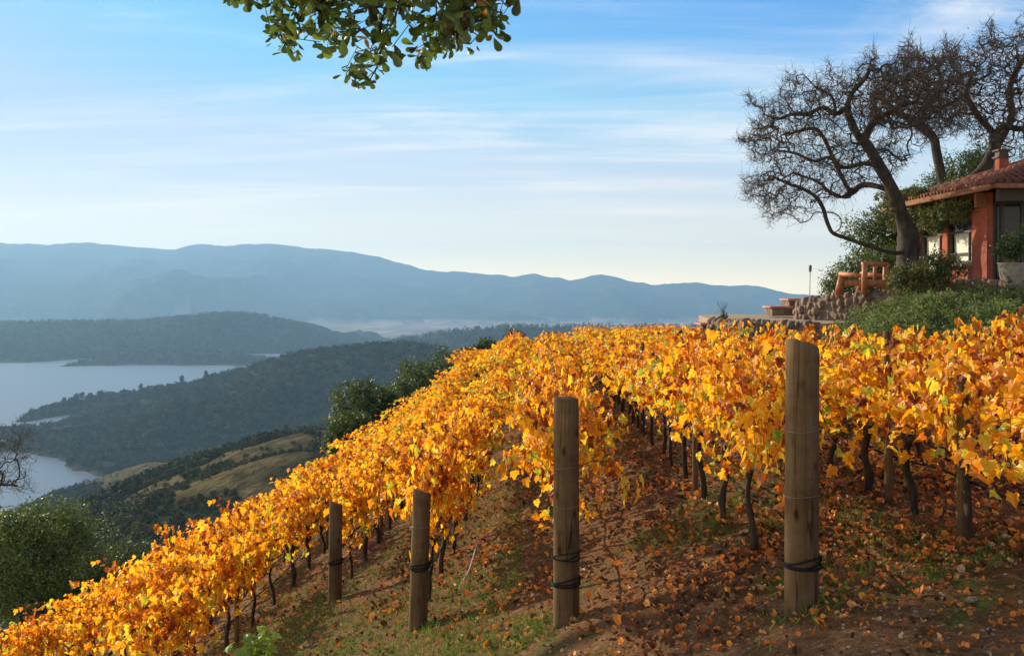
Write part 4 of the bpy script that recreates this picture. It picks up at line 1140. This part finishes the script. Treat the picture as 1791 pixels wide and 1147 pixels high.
# roof: hip, eave at z 2.72
A = Acc(); ex0, ex1, ey0, ey1, ze, zr_ = -.62, 7.6, -1.6, 6.3, 2.72, 4.05
cor = np.array([[ex0, ey0, ze], [ex1, ey0, ze], [ex1, ey1, ze], [ex0, ey1, ze], [3.3, 2.2, zr_], [3.7, 2.6, zr_]])
A.add(cor, [np.array([[0, 1, 2, 3]]), np.array([[0, 3, 4], [1, 0, 4]]), np.array([[2, 1, 4, 5], [3, 2, 5, 4]])])
roof = A.obj('roof', M['tile'], house, False)
A = Acc(); g = np.random.default_rng(2)      # barrel tiles on the two visible slopes
def tile_slope(a, b, top, nrow=15, step=.24):
    a, b, top = map(np.array, (a, b, top)); L = np.linalg.norm(b-a); n_ = int(L/step)
    for i in range(n_+1):
        p = a+(b-a)*i/n_
        # run up the slope till the hip
        f = i/n_; fa = np.linalg.norm((top-a)@((b-a)/L))/L
        hgt = min(f/fa, (1-f)/(1-fa)) if 0 < fa < 1 else 1-f
        foot = a+(b-a)*fa; upv = (top-foot)
        q = p+upv*max(hgt, .02)
        m_ = max(2, int(np.linalg.norm(q-p)/.35))
        for j in range(m_):
            s0 = p+(q-p)*j/m_; s1 = p+(q-p)*(j+1.12)/m_
            lift = np.array([0, 0, .035])
            tube(A, [s0+lift+[0, 0, g.uniform(0, .015)], s1+lift*.4], [.088, .070], 7, rough=.05, seed=i*31+j)
tile_slope(cor[0], cor[3], cor[4]); tile_slope(cor[1], cor[0], cor[4])
tube(A, [cor[0]+[0, 0, .04], cor[4]+[0, 0, .04]], .10, 8); tube(A, [cor[3]+[0, 0, .04], cor[4]+[0, 0, .04]], .10, 8)
A.obj('roof_tiles', M['tile'], roof)
A = Acc(); A.box((ex0-.03, ey0, ze-.13), (ex0+.06, ey1, ze-.005)); A.box((ex0+.07, ey0-.03, ze-.13), (ex1, ey0+.06, ze-.005))
A.obj('fascia', M['eave'], roof, False)
A = Acc(); tube(A, [[ex0-.06, ey0, ze-.14], [ex0-.06, ey1, ze-.14]], .045, 8); A.obj('gutter', M['eave'], roof)
A = Acc(); A.box((1.58, 2.58, 3.0), (1.87, 2.87, 3.92)); ch_ = A.obj('chimney', M['terracotta'], house, False)
A = Acc(); A.box((1.52, 2.52, 3.92), (1.93, 2.93, 3.97)); A.box((1.58, 2.58, 3.97), (1.87, 2.87, 4.13)); A.box((1.52, 2.52, 4.13), (1.93, 2.93, 4.18)); A.obj('chimney_cap', M['darkwood'], ch_, False)
# planter with shrub
bp = P(1778, 491, 26.9); t = thing('stone_planter', 'pale round stone planter on the terrace in front of the porch', 'planter', tuple(bp))
A = Acc(); tube(A, [[0, 0, -.2], [0, 0, 0], [0, 0, .12], [0, 0, .3], [0, 0, .44], [0, 0, .47], [0, 0, .47], [0, 0, .40]], [.36, .36, .41, .43, .45, .48, .42, .40], 32); A.obj('bowl', M['pot'], t)
leafy_tree('potted_shrub', 'dark leafy shrub growing out of the pale stone planter', 'shrub', bp[0], bp[1], bp[2]+.38, [(0, 0, .5, .5, .4, .34), (.3, 0, .75, .4, .35, .3), (-.3, .1, .42, .32, .3, .22)], 160, 22, .06, M['bush'], .03, seed=70)

# ------------------------------------------------------------------ bare oaks over the house
def attract_region(top_x, top_y, bot_x, bot_y, x0, x1, n_, Yc, dY, seed, holes=(), dens=None):
    g = np.random.default_rng(seed); out = []
    while len(out) < n_:
        px = g.uniform(x0, x1); yt = np.interp(px, top_x, top_y); yb = np.interp(px, bot_x, bot_y)
        yt += 16*math.sin(px*.09)+12*math.sin(px*.31+1)+9*math.sin(px*.83)+12
        py = yt+(yb-yt)*g.beta(1.05, 1.25)
        if x0 < 1400 and px < x0+20+22*math.sin(py*.07)+14*math.sin(py*.19+2): continue
        if any((px-hx)**2/hr**2+(py-hy)**2/(hr*.8)**2 < 1 and g.uniform() < .85 for hx, hy, hr in holes): continue
        out.append(P(px, py, Yc+g.normal()*dY))
    return np.array(out)
Y0 = 31.0
def Q(px, py, dy=0): return P(px, py, Y0+dy)
limbs = [[Q(1592, 520), Q(1590, 470), Q(1590, 425), Q(1585, 398), Q(1572, 360, -.1), Q(1558, 325, -.2), Q(1538, 290, -.2), Q(1518, 255, 0), Q(1500, 235, .1), Q(1487, 208, .2), Q(1482, 186, .1), Q(1492, 160, 0), Q(1515, 135, 0), Q(1522, 112, .1)],
 [Q(1588, 440), Q(1560, 442, -.4), Q(1520, 430, -.7), Q(1485, 418, -.9), Q(1458, 408, -1), Q(1450, 396, -1), Q(1444, 380, -1), Q(1440, 366, -1), Q(1428, 345, -1.1), Q(1404, 330, -1.2), Q(1380, 322, -1.2), Q(1355, 310, -1.2)],
 [Q(1458, 408, -1), Q(1470, 398, -1), Q(1470, 382, -1), Q(1457, 372, -1), Q(1440, 372, -1.2), Q(1425, 372, -1.3), Q(1415, 385, -1.4), Q(1400, 390, -1.5)],
 [Q(1482, 186, .1), Q(1462, 200, 0), Q(1440, 188, -.1), Q(1415, 199, -.2), Q(1385, 200, -.3), Q(1360, 208, -.3), Q(1335, 200, -.4)],
 [Q(1538, 290, -.2), Q(1510, 286, -.8), Q(1475, 293, -1.2), Q(1450, 275, -1.5), Q(1425, 282, -1.6), Q(1390, 268, -1.7), Q(1350, 262, -1.8)],
 [Q(1560, 335, -.2), Q(1530, 325, .5), Q(1505, 325, .9), Q(1480, 345, 1), Q(1452, 335, 1.2), Q(1430, 318, 1.4), Q(1395, 305, 1.5)],
 [Q(1480, 345, 1), Q(1490, 330, 1), Q(1470, 345, .6), Q(1440, 330, .5)],
 [Q(1510, 245, 0), Q(1530, 210, .8), Q(1560, 195, 1.2), Q(1585, 170, 1.4), Q(1570, 130, 1.5)],
 [Q(1462, 200, 0), Q(1455, 170, .2), Q(1430, 155, .3), Q(1405, 130, .3)],
 [Q(1490, 340, 1), Q(1470, 305, 1), Q(1440, 240, 1), Q(1420, 225, 1), Q(1380, 235, 1)],
 [Q(1592, 415), Q(1615, 395, .3), Q(1640, 378, .6), Q(1655, 350, .8)]]
tx = [1285, 1310, 1350, 1400, 1430, 1470, 1510, 1560, 1600, 1640, 1700]; ty = [270, 170, 150, 120, 130, 112, 100, 85, 80, 85, 90]
bx_ = [1285, 1310, 1350, 1400, 1440, 1480, 1520, 1560, 1600, 1640, 1700]; by_ = [300, 375, 392, 385, 360, 345, 330, 320, 275, 245, 230]
at = attract_region(tx, ty, bx_, by_, 1290, 1690, 4900, Y0, 1.1, 3, holes=[(1540, 232, 14), (1350, 330, 6), (1590, 250, 26), (1445, 140, 8)])
bare_oak, _ = bare_tree('bare_oak', 'gnarled leafless oak with twisting limbs on the terrace', limbs, at, Q(1590, 490), 11, tip=.0065, step=.15, scale_r=.20, jit=.34, cut=.022, twiglets=12000)
Y0 = 39.0
limbs = [[Q(1668, 520), Q(1667, 400), Q(1666, 335), Q(1690, 322), Q(1718, 300), Q(1736, 268), Q(1738, 238), Q(1728, 222), Q(1712, 205), Q(1700, 185), Q(1690, 165), Q(1700, 130)],
 [Q(1666, 335), Q(1650, 318, .2), Q(1643, 290, .2), Q(1637, 262, .3), Q(1632, 240, .3), Q(1612, 222, .3), Q(1585, 205, .2), Q(1560, 188, 0), Q(1548, 175, 0), Q(1530, 160, 0)],
 [Q(1643, 290), Q(1652, 275, .5), Q(1655, 262, .6)],
 [Q(1612, 222), Q(1618, 190, .4), Q(1640, 165, .6), Q(1645, 130, .8)],
 [Q(1736, 268), Q(1755, 235, .4), Q(1770, 200, .6), Q(1765, 160, .7), Q(1780, 120, .8), Q(1800, 90, .8)],
 [Q(1738, 238), Q(1755, 222, -.3), Q(1790, 225, -.5), Q(1830, 200, -.6), Q(1870, 190, -.6)],
 [Q(1690, 165), Q(1665, 180, .5), Q(1640, 188, .6), Q(1600, 180, .4)],
 [Q(1560, 188), Q(1540, 205, -.4), Q(1520, 198, -.6)]]
tx = [1520, 1560, 1600, 1640, 1680, 1720, 1760, 1800, 1900]; ty = [140, 90, 72, 75, 68, 55, 40, 28, 40]
bx_ = [1520, 1560, 1600, 1640, 1680, 1720, 1760, 1900]; by_ = [230, 225, 235, 230, 250, 255, 280, 290]
at = attract_region(tx, ty, bx_, by_, 1520, 1900, 5600, Y0, 1.8, 4, holes=[(1665, 240, 22)])
second_oak, _ = bare_tree('bare_oak', 'second leafless oak rising behind the red tile roof', limbs, at, Q(1668, 500), 12, tip=.0080, step=.18, scale_r=.27, jit=.34, cut=.026, twiglets=9000)

g = np.random.default_rng(91); o_ = np.array(second_oak.location); A = Acc()
cen = [P(px, py, 39+g.normal())-o_ for px, py in zip(g.uniform(1640, 1850, 60), g.uniform(60, 215, 60))]
clump_foliage(A, cen, np.full((60, 3), .45), 420, 8, .07, g, shell=.2, spread=.5)
A.obj('clinging_leaves', M['drybrown'], second_oak, smooth=False)
# ------------------------------------------------------------------ greenery around the house
leafy_tree('terrace_bush', 'dark rounded bush behind the log bench left of the oak trunk', 'shrub', *P(1525, 515, 35)[:2], -.5,
   [(-.9, 0, .8, .75, .6, .6), (-.3, 0, 1.0, .8, .6, .7), (.5, 0, 1.1, .8, .7, .8), (1.0, .2, .9, .6, .6, .8), (-1.3, 0, .4, .5, .5, .45), (.2, 0, .4, 1.4, .6, .5)], 750, 24, .065, M['olive'], .06, seed=80, shell=.35, spread=.25)
leafy_tree('ivy_tree', 'dense green tree behind the gnarled oak trunk', 'tree', *P(1555, 500, 37)[:2], -.3,
   [(-.8, 0, 2.2, .9, .7, .7), (.1, 0, 2.4, 1.0, .8, .9), (.9, 0, 2.0, .9, .8, .9), (.3, .3, 3.0, .8, .7, .6), (1.6, .2, 2.9, .7, .6, .5), (-.1, 0, 1.3, 1.1, .8, .6)], 900, 24, .075, M['olive'], .14, seed=81, shell=.35, spread=.25)
leafy_tree('evergreen_tree', 'low green tree spreading over the left end of the tile roof', 'tree', *P(1630, 400, 36.5)[:2], 0,
   [(-.6, 0, 2.8, .8, .6, .5), (.2, 0, 3.1, .9, .6, .5), (1.0, 0, 3.3, .8, .6, .45), (0, 0, 2.2, .8, .6, .6)], 700, 24, .07, M['olive'], .09, seed=85, shell=.35, spread=.25)
leafy_tree('evergreen_tree', 'dark evergreen crown behind the roof between the oak limbs', 'tree', *P(1690, 400, 48)[:2], 0,
   [(0, 0, 5.0, 1.5, 1.4, 1.2), (.9, 0, 5.8, 1.1, 1.1, .9), (-.9, 0, 4.4, 1.2, 1.2, .9), (.4, 0, 4.0, 1.8, 1.2, 1.1), (2.2, 0, 4.4, 1.1, 1, 1.1)], 1100, 26, .095, M['bush'], .2, seed=82, shell=.4)
leafy_tree('terrace_shrub', 'leafy shrub with yellow and orange leaves at the foot of the oak', 'shrub', *P(1632, 500, 27.3)[:2], -.1,
   [(-.7, 0, .35, .45, .35, .35), (-.1, 0, .45, .5, .4, .42), (.45, 0, .5, .45, .4, .4), (.1, 0, .8, .3, .3, .3), (-.35, .1, .2, .8, .4, .3)], 420, 22, .055, M['mixed'], .04, seed=83, shell=.35, spread=.28)
# climber hanging from the eave
g = np.random.default_rng(9); t = thing('climbing_vine', 'leafy climber draped along the eave and down the red wall', 'climber', (13.1, 30.0, 2.6))
A = Acc(); cen, rad_ = [], []
for k in range(52):
    y = g.uniform(-.6, 4.8); dz = g.beta(1.2, 1.8)*.85
    cen.append([g.uniform(-.25, .15), y, -.05-dz]); rad_.append([.2, .32, .2])
for k in range(26): cen.append([g.uniform(-.55, .25), 1.4+3.8*g.beta(2, 1.2), g.uniform(.1, .5)]); rad_.append([.25, .4, .14])
clump_foliage(A, cen, rad_, 1500, 18, .06, g, shell=.3, spread=.3, tone=-.08); A.obj('leaves', M['mixed'], t, smooth=False)
B = Acc(); tube(B, [[0, -.6, .05], [0, 1.5, .06], [0, 3, .04], [0, 4.6, .05]], .16*.1, 5)
for k in range(9):
    y = g.uniform(-.5, 4.5); pt = smooth_path([[0, y, .05], [g.uniform(-.3, .1), y+g.uniform(-.3, .3), -.4], [g.uniform(-.2, .1), y+g.uniform(-.4, .4), -.9-g.uniform(0, .4)]], 4); tube(B, pt, .01, 4, cap=False)
B.obj('stem', M['twig'], t)

# ------------------------------------------------------------------ haze: the air over the valley
A = Acc(); A.box((-16500, -900, -330), (16500, 15200, 620))
m = bpy.data.materials.new('valley_haze'); m.use_nodes = True; n, l = m.node_tree.nodes, m.node_tree.links; n.clear()
out = n.new('ShaderNodeOutputMaterial'); pv = n.new('ShaderNodeVolumePrincipled')
pv.inputs['Color'].default_value = (.36, .66, 1.0, 1); pv.inputs['Density'].default_value = 0.9e-4; pv.inputs['Anisotropy'].default_value = .25
l.new(pv.outputs[0], out.inputs['Volume'])
hz = A.obj('haze', m, smooth=False); tag(hz, 'pale blue haze filling the valley air', 'haze', kind='stuff')
